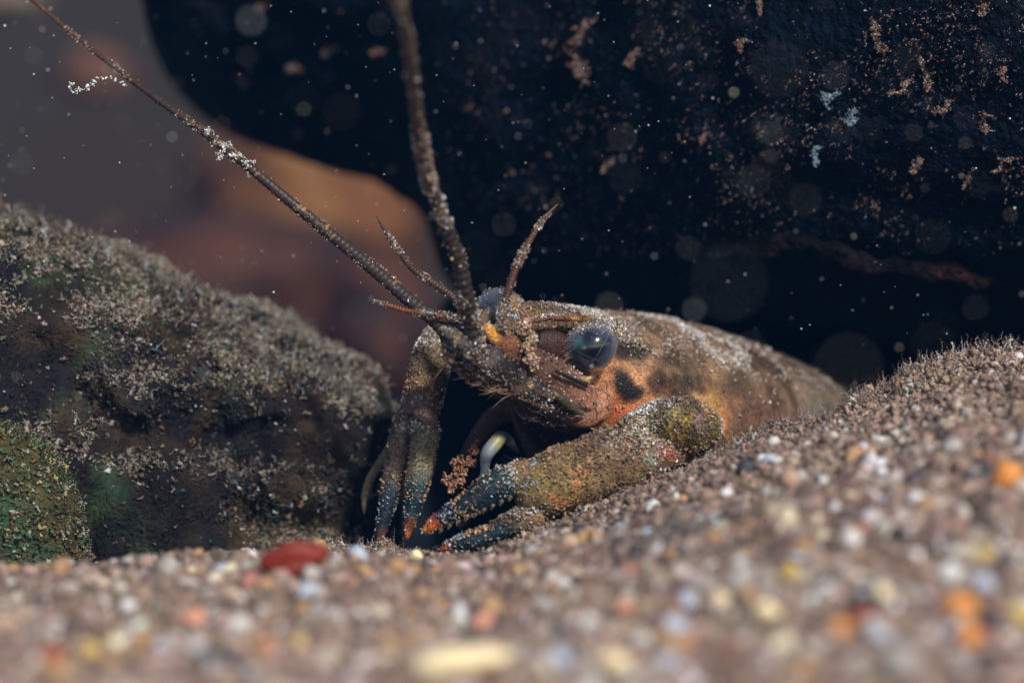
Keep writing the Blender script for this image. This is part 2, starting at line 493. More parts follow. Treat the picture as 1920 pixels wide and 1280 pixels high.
PEBBLES = [
    (1890, 905, 33, 31, 'orange', 'large round orange pebble at the right edge of the photo', 0.2),
    (1800, 1145, 36, 25, 'orange', 'oval bright orange pebble lying above a smaller amber one', 0.15),
    (1816, 1203, 23, 30, 'orange', 'upright amber pebble just below the oval bright orange pebble', -0.1),
    (1385, 1102, 24, 40, 'grey', 'elongated pale grey stone leaning behind the small cream pebble', 0.7),
    (1350, 1134, 20, 18, 'cream', 'small cream yellow pebble touching the elongated grey stone', 0.0),
    (1438, 1157, 27, 24, 'cream', 'rounded bright cream pebble under a flat pale pebble', 0.1),
    (1446, 1122, 30, 13, 'grey', 'flat pale pebble lying on top of the bright cream pebble', 0.0),
    (1057, 1108, 18, 18, 'white', 'small bright white pebble in the sand below the claw', 0.0),
    (1018, 1142, 21, 20, 'grey', 'greyish round pebble left below the small bright white pebble', 0.2),
    (1170, 1143, 17, 15, 'pink', 'small salmon pink pebble in the middle of the sand', 0.0),
    (1106, 1178, 19, 20, 'white', 'milky pebble between the pink pebble and the pale slab', 0.3),
    (1262, 1184, 26, 25, 'blue', 'bluish white pebble sitting on a tan stone', 0.1),
    (1256, 1222, 32, 22, 'tan', 'tan stone under the bluish white pebble', 0.0),
    (1288, 1134, 20, 22, 'blue', 'slate blue pebble left of the small cream yellow pebble', 0.4),
    (1843, 1105, 24, 24, 'blue', 'bluish pebble above the oval bright orange pebble', 0.0),
    (1850, 1050, 19, 18, 'yellow', 'round mustard yellow pebble in the right foreground', 0.0),
    (1791, 1041, 14, 14, 'white', 'tiny white pebble left of the mustard yellow pebble', 0.0),
    (1614, 1160, 24, 14, 'red', 'dull red chip lying in the right foreground sand', -0.3),
    (1576, 1186, 23, 21, 'orange', 'dusky orange pebble beside the dull red chip', 0.0),
    (1646, 1197, 23, 20, 'blue', 'pale blue pebble right below the dull red chip', 0.2),
    (1618, 1127, 19, 19, 'white', 'whitish pebble above the dull red chip', 0.0),
    (1655, 1121, 14, 22, 'cream', 'upright ivory pebble right of the whitish pebble', 0.1),
    (1911, 1160, 22, 24, 'yellow', 'yellow pebble cut by the right edge of the photo', 0.0),
    (1483, 1080, 18, 18, 'yellow', 'straw yellow pebble behind the bright cream pebble', 0.0),
    (1499, 1051, 18, 12, 'blue', 'small bluish chip at the rim of the dark sand patch', 0.1),
    (1596, 1016, 20, 18, 'white', 'chalky white pebble half way up the sand mound', 0.2),
    (1720, 945, 21, 19, 'white', 'round white pebble high on the sand mound', 0.0),
    (1566, 956, 12, 11, 'white', 'little white pebble upslope of the chalky white pebble', 0.0),
    (1312, 981, 10, 10, 'white', 'little pale pebble on the slope below the claw wrist', 0.0),
    (1395, 1212, 21, 18, 'grey', 'grey pebble below the bright cream pebble', 0.0),
    (1777, 1188, 14, 14, 'blue', 'tiny blue grey pebble left of the upright amber pebble', 0.0),
    (1690, 1255, 40, 34, 'grey', 'big pale grey stone at the bottom right', 0.2),
    (577, 1117, 24, 20, 'blue', 'bluish white pebble right below the red brown shard', 0.0),
    (415, 1070, 18, 10, 'blue', 'flat pale blue chip left of the red brown shard', 0.1),
    (240, 1142, 17, 15, 'white', 'white pebble in the left foreground sand', 0.0),
    (448, 1179, 19, 20, 'white', 'brightest white pebble left of the photo middle', 0.0),
    (167, 1228, 20, 19, 'yellow', 'pale yellow pebble near the bottom left corner', 0.0),
    (215, 1212, 17, 17, 'cream', 'buff pebble right beside the pale yellow pebble', 0.0),
    (560, 1212, 16, 15, 'yellow', 'golden pebble in the middle of the left foreground', 0.0),
    (500, 1213, 17, 13, 'orange', 'burnt orange pebble left of the golden pebble', 0.0),
    (907, 1176, 25, 22, 'pink', 'round peach pink pebble above the pale slab', 0.0),
    (685, 1247, 18, 17, 'white', 'white pebble left of the pale slab', 0.0),
    (735, 1222, 22, 22, 'tan', 'beige pebble above the white pebble beside the slab', 0.0),
    (400, 1247, 46, 28, 'dark', 'dark grey stone at the bottom left', 0.1),
    (90, 1240, 36, 16, 'red', 'reddish chip at the bottom left corner', -0.4),
    (625, 1160, 24, 18, 'grey', 'grey pebble below the bluish white pebble and shard', 0.0),
    (360, 1165, 26, 18, 'pink', 'dull pink pebble in the left foreground', 0.0),
    (780, 1046, 15, 11, 'cream', 'small cream pebble under the orange claw tip', 0.2),
    (597, 1028, 17, 15, 'tan', 'small beige pebble on the crest above the red brown shard', 0.0),
    (1010, 1255, 30, 22, 'grey', 'blurred grey pebble right of the pale slab', 0.0),
    (1155, 1250, 32, 22, 'cream', 'blurred ivory pebble at the bottom middle', 0.0),
    (1500, 1262, 34, 20, 'tan', 'blurred brown pebble at the bottom right of the middle', 0.0),
]
for i, (px, py, rw, rh, cl, lb, tl) in enumerate(PEBBLES):
    pebble(px, py, rw, rh, cl, lb, tilt=tl, shape=i * 3 + 1)
pebble(858, 1250, 95, 30, 'cream', 'long flat cream slab at the bottom edge of the photo', 'stone_slab', 'stone', tilt=-0.08, shape=2, depth=40)
pebble(548, 1072, 64, 34, 'rust', 'pointed red brown shard lying on the sand crest', 'shell_shard', 'shard', tilt=-0.22, shape=5, depth=30, sink=-.3)

# coarse grains scattered between the pebbles, single objects by colour
r = np.random.default_rng(77)
GRN = {'white': ('small white sand grain among the blurred foreground sand', 'loose white grains'),
       'grey': ('small grey sand grain among the blurred foreground sand', 'loose grey grains'),
       'tan': ('small tan sand grain among the blurred foreground sand', 'loose tan grains'),
       'dark': ('small blackish sand grain among the blurred foreground sand', 'loose dark grains'),
       'blue': ('small bluish sand grain among the blurred foreground sand', 'loose bluish grains')}
keys = list(GRN)
for key in keys:
    for me in PEB[:3]:
        m2 = me.copy(); m2.name = 'grain_' + key; m2.materials.append(peb_mat(key, PC[key]))
        GRN[key] = GRN[key] + (m2,)
for k in range(230):
    key = keys[r.choice(5, p=[.07, .33, .44, .09, .07])]
    y = -6.3 + 4.9 * r.random()
    x = r.uniform(-1, 1) * 0.168 * (D + y)
    s = 0.026 + 0.05 * r.random() ** 2.2
    o = bpy.data.objects.new('sand_grain', GRN[key][2 + r.integers(3)]); COL.objects.link(o)
    o.scale = (s * r.uniform(.8, 1.2), s, s * r.uniform(.7, 1.1))
    o.rotation_euler = tuple(r.uniform(0, 6.28, 3))
    o.location = (x, y, float(ground(np.array([x]), np.array([y]))[0]) + s * .5)
    tag(o, GRN[key][0], 'sand grain', GRN[key][1])

# ------------------------------------------------------------------ boulders on the left
def hull(xs, ztop, zbot, yfront, yback, n=150, m=120, seed=1, rough=0.12, rs=1.2, exp=2.4, x_pow=1.0):
    """solid elongated along x, from silhouettes; sections are superellipses in y-z"""
    x = np.linspace(xs[0], xs[-1], n)
    zt, zb = smooth_interp(xs, ztop, x), smooth_interp(xs, zbot, x)
    yf, yb = smooth_interp(xs, yfront, x), smooth_interp(xs, yback, x)
    th = np.linspace(0, 2 * np.pi, m, endpoint=False)
    ct, st = np.cos(th), np.sin(th)
    ce = np.sign(ct) * np.abs(ct) ** (2 / exp); se = np.sign(st) * np.abs(st) ** (2 / exp)
    Y = ((yf + yb) / 2)[:, None] - ((yb - yf) / 2)[:, None] * ce
    Z = ((zt + zb) / 2)[:, None] + ((zt - zb) / 2)[:, None] * se
    V = np.stack([np.repeat(x[:, None], m, 1), Y, Z], -1)
    C = np.stack([x, (yf + yb) / 2, (zt + zb) / 2], -1)[:, None]
    d = V - C
    ln = np.linalg.norm(d, axis=-1, keepdims=True) + 1e-6
    amp = np.minimum(ln, 1.0)
    nz = (fbm(V, rs, 4, seed) - .5)[..., None] * 2 * rough + (fbm(V, rs * 5, 3, seed + 1) - .5)[..., None] * rough * .6
    V = V + d / ln * nz * amp
    # close the ends with a ring shrunk to the section's middle
    V = np.concatenate([np.repeat(V[:1].mean(1, keepdims=True), m, 1), V, np.repeat(V[-1:].mean(1, keepdims=True), m, 1)], 0)
    F = grid_faces(n + 2, m)
    Vf = V.reshape(-1, 3)
    return Vf, F

def xz(pxs, pys, y):
    return [at(px, py, yy) for px, py, yy in zip(pxs, pys, y)]

# main boulder
px = [-520, -200, 0, 120, 250, 350, 450, 550, 640, 700, 735, 748]
py = [330, 340, 385, 425, 488, 545, 588, 630, 672, 715, 775, 860]
dp = [.2, .3, .4, .5, .6, .7, .85, 1.0, 1.15, 1.3, 1.45, 1.5]
pt = xz(px, py, [d + .35 for d in dp])
bx = [p[0] for p in pt]; bz = [p[2] for p in pt]
bV, bF = hull(bx, bz, [-2.4] * 10 + [-2.2, -1.0], [d - .35 for d in dp[:-2]] + [1.2, 1.5], [4.2] * 9 + [3.4, 2.8, 2.0], 190, 150, 3, 0.15, 1.1, 2.5)
# hollows across the face, as in the weathered stone
qx, qy = to_px(bV)
front = bV[:, 1] < 2.2
dent = 0.42 * np.exp(-(((qx - 430) / 230) ** 2 + ((qy - 830 - 0.05 * (qx - 430)) / 70) ** 2)) + 0.40 * np.exp(-(((qx - 560) / 190) ** 2 + ((qy - 985) / 60) ** 2)) \
     + 0.12 * np.exp(-(((qx - 120) / 170) ** 2 + ((qy - 690) / 26) ** 2))
bV[:, 1] += np.where(front, dent, 0)
relief = 0.55 * (fbm(bV, 1.5, 3, 18) - .5) + 0.30 * (fbm(bV, 4.2, 3, 19) - .5)
bV[:, 1] += np.where(front, relief, 0)
bV[:, 2] += np.where(bV[:, 2] > -.5, .5 * relief, 0) * sstep(.0, .4, np.abs(bV[:, 0] + .55))
nzz = fbm(bV, 1.4, 4, 21); nz2 = fbm(bV, 4.0, 3, 22); nz3 = fbm(bV, 2.2, 3, 23)
bc = lerp(np.broadcast_to(srgb(30, 27, 28), bV.shape), srgb(66, 52, 38), sstep(.35, .65, nzz))
bc = lerp(bc, srgb(58, 74, 44), sstep(.54, .66, nz3) * .7)
bc = lerp(bc, srgb(34, 62, 56), sstep(.60, .70, nz2) * .5)
bc = lerp(bc, srgb(20, 20, 28), sstep(.47, .60, fbm(bV, 1.8, 3, 27)) * .9)
boulder = tag(link('boulder', bV, bF, M['rock'], None, bc), 'big mossy boulder filling the left, furred with silt', 'boulder')
ROCKC = [srgb(106, 96, 84), srgb(146, 136, 124), srgb(76, 66, 56), srgb(66, 80, 54), srgb(56, 84, 80), srgb(180, 184, 186), srgb(116, 90, 70), srgb(40, 38, 42)]
def rw(P, N):
    w = 0.6 + 1.0 * np.clip(np.abs(N[:, 2]) - .1, 0, 1)
    w *= 0.14 + 1.5 * sstep(.4, .62, fbm(P, 2.4, 2, 31))
    return w * (P[:, 1] < 3.0) * (P[:, 0] > -4.4)
P, N = sample(bV, bF, 40000, 32, rw)
N = np.where((np.sum(N * (P - np.array([0, 2.4, -.9]) * np.array([0, 1, 1]) - P * np.array([1, 0, 0])), 1) < 0)[:, None], -N, N)
pc = palette(len(P), ROCKC, [12, 7, 22, 11, 10, 6, 14, 34], 33, .35)
navy = sstep(.46, .6, fbm(P, 1.6, 3, 27))
pc = lerp(pc, pc * np.array([.38, .42, .55]), navy)
top_silt = sstep(.15, .75, N[:, 2] + .5 * (fbm(P, 2.2, 3, 29) - .5))          # pale silt settles on what faces up
pc = lerp(pc, palette(len(P), [srgb(150, 138, 124), srgb(176, 166, 152), srgb(120, 104, 90)], [3, 2, 2], 28), top_silt * .6)
fp, fs, fc = fuzz(P, N, 5, 0.0125, 0.0084, pc, 34, up=0, wander=1.9)
P, N = sample(bV, bF, 3200, 35, lambda P, N: (np.abs(N[:, 2]) > .45) * (P[:, 1] < 3) * (P[:, 2] > -1) * (P[:, 0] > -4.4) * (fbm(P, 3.5, 2, 36) > .5))
N = np.where((N[:, 2] < 0)[:, None], -N, N)
hp, hs, hc = fuzz(P, N, 12, 0.0145, 0.0078, palette(len(P), ROCKC, [30, 20, 14, 4, 4, 8, 14, 4], 37), 38, up=.2, wander=1.0)
b_bvh = BVHTree.FromPolygons([Vector(v) for v in bV], bF.tolist())
tufts = []
for k, x in enumerate((20, 60, 95, 140, 215, 250, 330, 345, 430, 480, 505, 560, 578, 615, 628, 655, 690, 706)):
    for y in range(330, 800, 4):                       # highest row where the boulder is met in this column
        p_, _n = hit(b_bvh, x, y)
        if p_ is not None: break
    n_ = 60 + (k * 37) % 70
    q_ = clump(p_ + np.array([0, -.03, -.03]), n_, .0105, ((-.4, .2, .5, 0)[k % 4], 0, 1), 1.0, 1300 + k)
    tufts.append(grains(q_, np.full(n_, .0088), palette(n_, ROCKC, [26, 18, 16, 4, 4, 6, 20, 4], 1320 + k), 1340 + k, 'tet'))
a = join([grains(fp, fs, fc, 39, 'tet'), grains(hp, hs, hc, 40, 'tet')] + tufts)
tag(link('silt_fur', a[0], a[1], M['silt'], boulder, a[2], False), kind='stuff')

# small green stone in front of it
px = [-420, -150, 0, 60, 110, 150, 165]
py = [830, 790, 806, 835, 880, 950, 1040]
dp = [-.15, -.2, -.2, -.15, -.1, 0, .1]
pt = xz(px, py, dp)
sV, sF = hull([p[0] for p in pt], [p[2] for p in pt], [-2.2] * 5 + [-2.0, -1.6], [d - .25 for d in dp[:-1]] + [.0], [.7] * 5 + [.45, .2], 90, 80, 8, 0.08, 1.6, 2.3)
c1 = lerp(np.broadcast_to(srgb(74, 70, 42), sV.shape), srgb(50, 76, 54), sstep(.4, .6, fbm(sV, 2.5, 3, 41)))
c1 = lerp(c1, srgb(92, 64, 40), sstep(-1.0, -1.45, sV[:, 2] + .5 * fbm(sV, 3, 2, 43)))
stone = tag(link('stone', sV, sF, M['rock'], None, c1), 'small green algae stone in the lower left corner', 'stone')
P, N = sample(sV, sF, 8000, 44, lambda P, N: (P[:, 1] < .6) * (P[:, 0] > -4.4) * (0.4 + fbm(P, 4, 2, 45)))
N = np.where((N[:, 1] > 0)[:, None], -N, N)
fp, fs, fc = fuzz(P, N, 4, 0.016, 0.008, palette(len(P), [srgb(98, 98, 62), srgb(76, 100, 76), srgb(150, 150, 130), srgb(60, 60, 44), srgb(170, 160, 110), srgb(110, 80, 56)], [20, 20, 14, 20, 6, 14], 46), 47, up=.2)
a = grains(fp, fs, fc, 48, 'tet')
tag(link('silt_fur', a[0], a[1], M['silt'], stone, a[2], False), kind='stuff')

# ------------------------------------------------------------------ sunken wood
px = [312, 322, 350, 436, 572, 706, 792, 830, 1000, 1300, 1600, 1920, 2500, 3400]
pb = [95, 142, 178, 246, 306, 352, 408, 520, 690, 690, 660, 640, 640, 640]       # lower silhouette
dp = [6.2, 6.0, 5.9, 5.6, 5.2, 4.8, 4.4, 4.2, 3.8, 3.1, 2.6, 2.2, 1.7, 1.0]
lowd = [d + 1.5 for d in dp]
pt = xz(px, pb, lowd)
lx = [p[0] for p in pt]; lzb = [p[2] for p in pt]
top = [4.6, 5.0, 5.2, 5.3, 5.5, 5.6, 5.6, 5.6, 5.7, 5.8, 5.9, 6.0, 6.0, 6.0]
yf = [d - 1.2 - 1.3 * float(sstep(850, 1500, x)) for d, x in zip(dp, px)]; yf[0] = 6.0
yb = [d + 4.4 for d in dp]; yb[0] = 7.0
lV, lF = hull(lx, top, lzb, yf, yb, 240, 170, 60, 0.13, 0.5, 2.2)
# grain of the wood: furrows running along the log
gr = fbm(lV * np.array([.35, 2.4, 2.4]), 1.6, 4, 61) - .5
lV[:, 1] -= 0.5 * gr * (lV[:, 1] < 8); lV[:, 2] += 0.12 * gr
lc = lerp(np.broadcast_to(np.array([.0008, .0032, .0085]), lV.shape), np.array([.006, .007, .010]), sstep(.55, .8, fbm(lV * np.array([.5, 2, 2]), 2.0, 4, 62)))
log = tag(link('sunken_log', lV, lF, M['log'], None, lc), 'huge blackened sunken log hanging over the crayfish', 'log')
l_bvh = BVHTree.FromPolygons([Vector(v) for v in lV], lF.tolist())
# lower piece of wood that closes the hollow behind the crayfish
px = [800, 830, 900, 1100, 1400, 1700, 1920, 2500, 3300]
pyt = [640, 560, 520, 470, 455, 500, 540, 590, 600]
dp = [6.4, 6.2, 6.0, 5.8, 5.4, 5.0, 4.8, 4.4, 4.0]
pt = xz(px, pyt, [d + .3 for d in dp])
rV, rF = hull([p[0] for p in pt], [p[2] for p in pt], [-1.4, -2.4] + [-2.6] * 7, [d - .35 for d in dp], [d + 2.2 for d in dp], 150, 90, 70, 0.16, 0.7, 2.6)
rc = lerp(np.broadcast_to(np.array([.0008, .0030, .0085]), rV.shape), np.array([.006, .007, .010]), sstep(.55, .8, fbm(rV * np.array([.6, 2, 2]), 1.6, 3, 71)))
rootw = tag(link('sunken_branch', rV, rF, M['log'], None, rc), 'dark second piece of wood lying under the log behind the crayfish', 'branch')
r_bvh = BVHTree.FromPolygons([Vector(v) for v in rV], rF.tolist())
# bark strip with reddish silt along the seam
sp = []
for x, y in ((1372, 470), (1430, 455), (1500, 458), (1580, 478), (1660, 490), (1740, 505), (1820, 522), (1900, 545)):
    h_ = [q for q in (hit(l_bvh, x, y)[0], hit(r_bvh, x, y)[0]) if q is not None]
    sp.append(at(x, y, min(q[1] for q in h_) - .05))
bv, bf, s, th = tube(sp, [.02, .07, .06, .085, .06, .085, .07, .03], [.02, .03, .04, .04, .04, .04, .04, .02], 120, 16)
bv = bv + ((fbm(bv, 6, 3, 75) - .5) * .22)[:, None] * np.array([.2, -.5, 1])
strip = tag(link('bark_strip', bv, bf, M['log'], None, lerp(np.broadcast_to(srgb(16, 12, 14), bv.shape), srgb(40, 25, 24), sstep(.4, .6, fbm(bv, 4, 3, 76)))),
            'reddish brown bark strip along the seam under the log', 'bark strip')

# settled flocs on the log: the large ones one by one
DETC = [srgb(104, 76, 64), srgb(126, 100, 84), srgb(76, 56, 50), srgb(150, 136, 128), srgb(110, 130, 148)]
def streak(center, length, width, direction, n, seed):
    """ragged crooked streak of flocs with holes and side branches"""
    r = np.random.default_rng(seed)
    d = np.asarray(direction, float); d /= np.linalg.norm(d)
    side = np.array([-d[2], 0, d[0]])
    m = 24
    u = np.linspace(-.5, .5, m)
    wig = np.cumsum(r.normal(size=m)) * length * .05
    wig -= wig.mean()
    path = np.asarray(center)[None] + d * (u * length)[:, None] + side * wig[:, None]
    prof = width * (.25 + np.abs(np.sin(np.pi * (u + .5) * r.uniform(.8, 1.6) + r.random())))
    pts = []
    for k in range(n):
        i = r.integers(m)
        if r.random() < .04:                       # a side branch
            e = r.normal(size=3); e[1] *= .2; e /= np.linalg.norm(e)
            pts += [path[i] + e * width * q for q in np.arange(.2, r.uniform(.8, 1.6), .22)]
        else:
            g = r.normal(size=3); g[1] *= .25
            pts.append(path[i] + g * prof[i] * .55)
    pts = np.array(pts)
    keep = fbm(pts, 1.3 / width, 2, seed) > .43
    core = path_interp(path, max(30, int(length / .011)))
    pts = np.vstack([core, pts[keep]])
    done = np.zeros(len(pts), bool); done[:len(core)] = True      # keep only what hangs together
    edge = done.copy()
    while edge.any():
        dd = ((pts[~done][:, None] - pts[edge][None]) ** 2).sum(-1).min(1) if (~done).any() else np.array([])
        idx = np.where(~done)[0][dd < .016 ** 2] if len(dd) else np.array([], int)
        edge = np.zeros(len(pts), bool); edge[idx] = True
        done |= edge
    return pts[done]

def detritus(px, py, n, size, direction, stretch, seed, label, bvh=None, col=None, thread=False, lift=0.02, spread=1.0, cat='detritus', name='detritus_clump', P0=None):
    if P0 is None:
        p, nn = hit(bvh or l_bvh, px, py)
        if p is None: return
        p = p + np.array([0, -lift, 0])
    else:
        p = np.asarray(P0, float)
    pts = clump(p, n, size, direction, stretch, seed, thread)
    pts[:, 1] = p[1] + (pts[:, 1] - p[1]) * .5 * spread
    rr = np.random.default_rng(seed)
    cc = palette(n, DETC if col is None else col, [3, 3, 2, 1.5, .6] if col is None else [1] * len(col), seed, .3)
    V, F, C = grains(pts, size * rr.uniform(.6, 1.3, n), cc, seed)
    return tag(link(name, V, F, M['silt'], None, C, False), label, cat)
DETS = [
    (1085, 110, 420, .030, (.3, 0, -1), .6, 'largest rusty silt clump on the log, near the top middle'),
    (1095, 55, 150, .026, (-.3, 0, 1), .8, 'feathery silt streak just above the largest rusty clump'),
    (1190, 100, 110, .024, (.3, 0, -1), 1.0, 'hooked silt streak right of the largest rusty clump'),
    (1395, 75, 90, .024, (.4, 0, 1), 1.2, 'narrow upright silt streak in the upper middle of the log'),
    (1425, 15, 50, .026, (.1, 0, 1), .5, 'small floc at the top edge above the narrow streak'),
    (1645, 55, 190, .026, (-.1, 0, -1), .8, 'long ragged silt patch at the top right of the log'),
    (1560, 170, 200, .020, (-.3, 0, -1), .5, 'pale bluish silt crust right of the log middle'),
    (1600, 215, 90, .016, (1, 0, 0), .3, 'sprinkling of white dots beside the pale bluish crust'),
    (1735, 130, 150, .026, (-.4, 0, -1), .9, 'branching brown silt patch right of the ragged patch'),
    (1690, 165, 90, .024, (-.3, 0, -1), .8, 'short brown tuft under the branching brown patch'),
    (1535, 280, 120, .024, (.6, 0, 1), 1.2, 'slanting silt streak below the sprinkling of white dots'),
    (1720, 300, 110, .024, (.9, 0, .7), 1.2, 'slanting silt streak in the lower right of the log'),
    (1845, 225, 120, .026, (-.2, 0, -1), .6, 'frayed silt tuft near the right edge of the log'),
    (1890, 300, 150, .026, (.8, 0, .4), .8, 'wide silt patch at the right edge of the log'),
    (1812, 335, 60, .022, (0, 0, -1), 1.0, 'thin hanging silt streak left of the wide right patch'),
    (1770, 200, 80, .022, (.5, 0, 1), 1.1, 'thin slanting streak above the frayed silt tuft'),
    (1880, 135, 70, .024, (.2, 0, 1), .6, 'ring shaped silt tuft at the upper right edge'),
    (1845, 15, 70, .034, (.9, 0, -.4), .6, 'tan silt flake at the top right corner'),
    (1145, 305, 80, .034, (.7, 0, 1), 1.4, 'pale drooping floc in the middle of the log'),
    (1320, 255, 40, .026, (0, 0, -1), .5, 'small brown floc left of the slanting streak'),
    (1640, 380, 30, .022, (0, 0, 1), .6, 'small whitish tuft low on the right of the log'),
    (625, 90, 70, .040, (.8, 0, .5), .7, 'brown floc on the left end of the log'),
    (560, 128, 60, .038, (1, 0, .25), 2.0, 'long pale thread of silt on the left end of the log'),
    (710, 98, 24, .044, (1, 0, .3), .4, 'pale egg shaped floc left of the upright antenna'),
    (452, 150, 26, .040, (.4, 0, -1), 1.4, 'pale comma shaped floc near the left end of the log'),
    (740, 315, 30, .046, (.8, 0, .6), 1.0, 'dim pale floc at the lower edge of the log'),
    (500, 8, 50, .040, (1, 0, .3), .8, 'brown silt streak at the top of the left log end'),
    (340, 150, 26, .040, (1, 0, .4), 1.4, 'grey silt streak at the left tip of the log'),
    (558, 245, 14, .046, (0, 0, 1), .3, 'round pale floc under the left end of the log'),
]
for i, (x, y, n, s_, d_, st_, lb) in enumerate(DETS):
    p, _n = hit(l_bvh, x, y)
    if p is None: continue
    k = (D + p[1]) / D / PXCM
    round_ = st_ < .7
    length = (16 + .30 * n * (.55 if round_ else .85)) * k
    width = (4.5 + n * (.075 if round_ else .03)) * k
    if x > 800 and i % 4: d_ = (.55 + .25 * math.sin(i), 0, .8)
    length *= 1.25; width *= .8
    pts = streak(p - np.array([0, .02, 0]), length, width, d_, int(n * 2.6) + 30, 200 + i)
    if len(pts) < 12: pts = streak(p - np.array([0, .02, 0]), length, width, d_, int(n * 3) + 60, 900 + i)
    pale_ = 'bluish' in lb or 'white dots' in lb
    cc = palette(len(pts), [srgb(100, 122, 140), srgb(132, 144, 150), srgb(76, 98, 118)] if pale_ else DETC + [srgb(60, 44, 40)], [1, 1, 1] if pale_ else [3, 3, 2, 1.5, .6, 3], 200 + i, .45)
    V, F, C = grains(pts, np.random.default_rng(i).uniform(.004, .0095, len(pts)) * (1.4 if x < 800 else 1), cc, i)
    tag(link('detritus_clump', V, F, M['silt'], None, C, False), lb, 'detritus')
# countless specks on the wood
r = np.random.default_rng(90)
pp, ss = [], []
def log_specks(bvh, n, x0, x1, y0, y1, fx):
    for k in range(n):
        x = x0 + (x1 - x0) * r.random() ** fx; y = r.uniform(y0, y1)
        if fbm(np.array([[x / 130, y / 90, 3.0]]), 1, 3, 91)[0] < .5 and r.random() < .85: continue
        p, nn = hit(bvh, x, y)
        if p is None: continue
        m = 1 + int(r.exponential(3.4))
        q = clump(p - np.array([0, .008, 0]), m, .008, (.55, 0, .8), 2.2, int(r.integers(1e6)), True)
        pp.append(q); ss.append(np.full(m, .0028 + .0055 * r.random() ** 2.5))
log_specks(l_bvh, 5200, 1930, 820, 0, 480, 1.5)
log_specks(l_bvh, 220, 300, 1000, 0, 420, 1)
log_specks(r_bvh, 160, 1100, 1920, 460, 720, .7)
P = np.vstack(pp); S = np.concatenate(ss)
V, F, C = grains(P, S, palette(len(P), DETC + [srgb(50, 40, 38)], [3, 3, 3, 1.2, 1.2, 4], 92, .45), 93)
tag(link('silt_specks', V, F, M['silt'], None, C, False), 'fine silt specks dotted over the dark wood', 'silt', kind='stuff')

# ------------------------------------------------------------------ blurred stones far behind
def boulder_far(px, py, y, rx, rz, ry, seed, cols, label, name='background_stone', thr=(.4, .6)):
    c = at(px, py, y); k = (D + y) / D / PXCM
    V, F = ICO2_V, ICO2_F
    for _ in range(2): V, F = subdivide(V, F)
    V = V * (1 + .45 * (fbm(V, 1.3, 3, seed) - .5)[:, None])
    V = V * np.array([rx * k, ry, rz * k]) + c
    nz_ = fbm(V, .55, 3, seed + 1)
    C = lerp(np.broadcast_to(srgb(*cols[0]), V.shape), srgb(*cols[1]), sstep(thr[0], thr[1], nz_))
    if len(cols) > 2:
        C = lerp(C, srgb(*cols[2]), sstep(.48, .6, fbm(V, .7, 2, seed + 2)))
    return tag(link(name, V, F, M['stone'], None, C), label, 'stone')
boulder_far(585, 385, 42, 240, 190, 4, 101, [(92, 60, 40), (114, 74, 44), (130, 90, 50)], 'blurred golden brown stone behind the long antenna')
boulder_far(430, 590, 38, 330, 190, 4, 104, [(72, 44, 32), (90, 56, 38), (46, 30, 26)], 'blurred dark red brown stone behind the mossy boulder')
boulder_far(720, 640, 36, 110, 170, 3, 107, [(62, 38, 30), (46, 30, 26), (84, 50, 34)], 'blurred maroon stone behind the raised claw')
for a_ in ((185, 150, 70, 60, 110, [(112, 74, 50), (100, 70, 52)], 'small blurred orange stone high in the left background'),
           (20, 0, 70, 40, 113, [(140, 120, 92), (120, 104, 86)], 'small blurred tan stone in the top left corner')):
    p_, _n = hit(g_bvh, a_[0], a_[1])
    boulder_far(a_[0], a_[1], p_[1], a_[2], a_[3], 2.0, a_[4], a_[5], a_[6])

# ------------------------------------------------------------------ the crayfish
crayfish = bpy.data.objects.new('crayfish', None)
COL.objects.link(crayfish)
crayfish.location = (0.9, 1.2, -1.75)
tag(crayfish, 'brown and orange crayfish peering out from under the sunken log', 'crayfish')
bpy.context.view_layer.update()

EN = at(1108, 650, 0.0)
EYE = at(1108, 651, -0.05)
EF = at(938, 580, 0.52)
E0 = (EN + EF) / 2
l_ = EF - EN; HALF = np.linalg.norm(l_) / 2; l_ /= np.linalg.norm(l_)
fz = 0.125
fx = (0.85 * l_[1] - fz * l_[2]) / l_[0] * 1.0
f_ = np.array([fx, -0.85, fz]); f_ /= np.linalg.norm(f_)
u_ = np.cross(l_, f_)
if u_[2] < 0: u_ = -u_
print('axes', l_, f_, u_)

def bodypt(t, a, b):
    """t behind the eyes, a towards the far side, b upwards"""
    return E0 - f_ * t + l_ * a + u_ * b

T_ = [-.30, -.26, -.2, -.1, .1, .3, .6, 1.0, 1.6, 2.3, 3.0, 3.6, 4.0, 4.25, 4.6, 5.2, 5.8, 6.4, 7.0, 7.5]
A_ = [.20, .26, .29, .33, .38, .48, .62, .74, .88, .96, .95, .86, .72, .66, .74, .74, .70, .62, .50, .2]
U_ = [-.10, -.06, -.03, .0, .05, .08, .12, .15, .17, .17, .13, .06, .0, -.05, -.03, -.10, -.25, -.5, -.8, -1.1]
L_ = [-.24, -.27, -.30, -.34, -.42, -.58, -.86, -1.1, -1.2, -1.25, -1.25, -1.2, -1.05, -.95, -.95, -1.0, -1.1, -1.25, -1.4, -1.4]
T_ = [x if x < .6 else .6 + (x - .6) * .86 for x in T_]
nt, nm = 420, 150
t = np.linspace(T_[0], T_[-1], nt)
a_, up_, lo_ = smooth_interp(T_, A_, t), smooth_interp(T_, U_, t), smooth_interp(T_, L_, t)
th = np.linspace(0, 2 * np.pi, nm, endpoint=False)
ex = 2.35
ct, st = np.cos(th), np.sin(th)
ce = np.sign(ct) * np.abs(ct) ** (2 / ex); se = np.sign(st) * np.abs(st) ** (2 / ex)
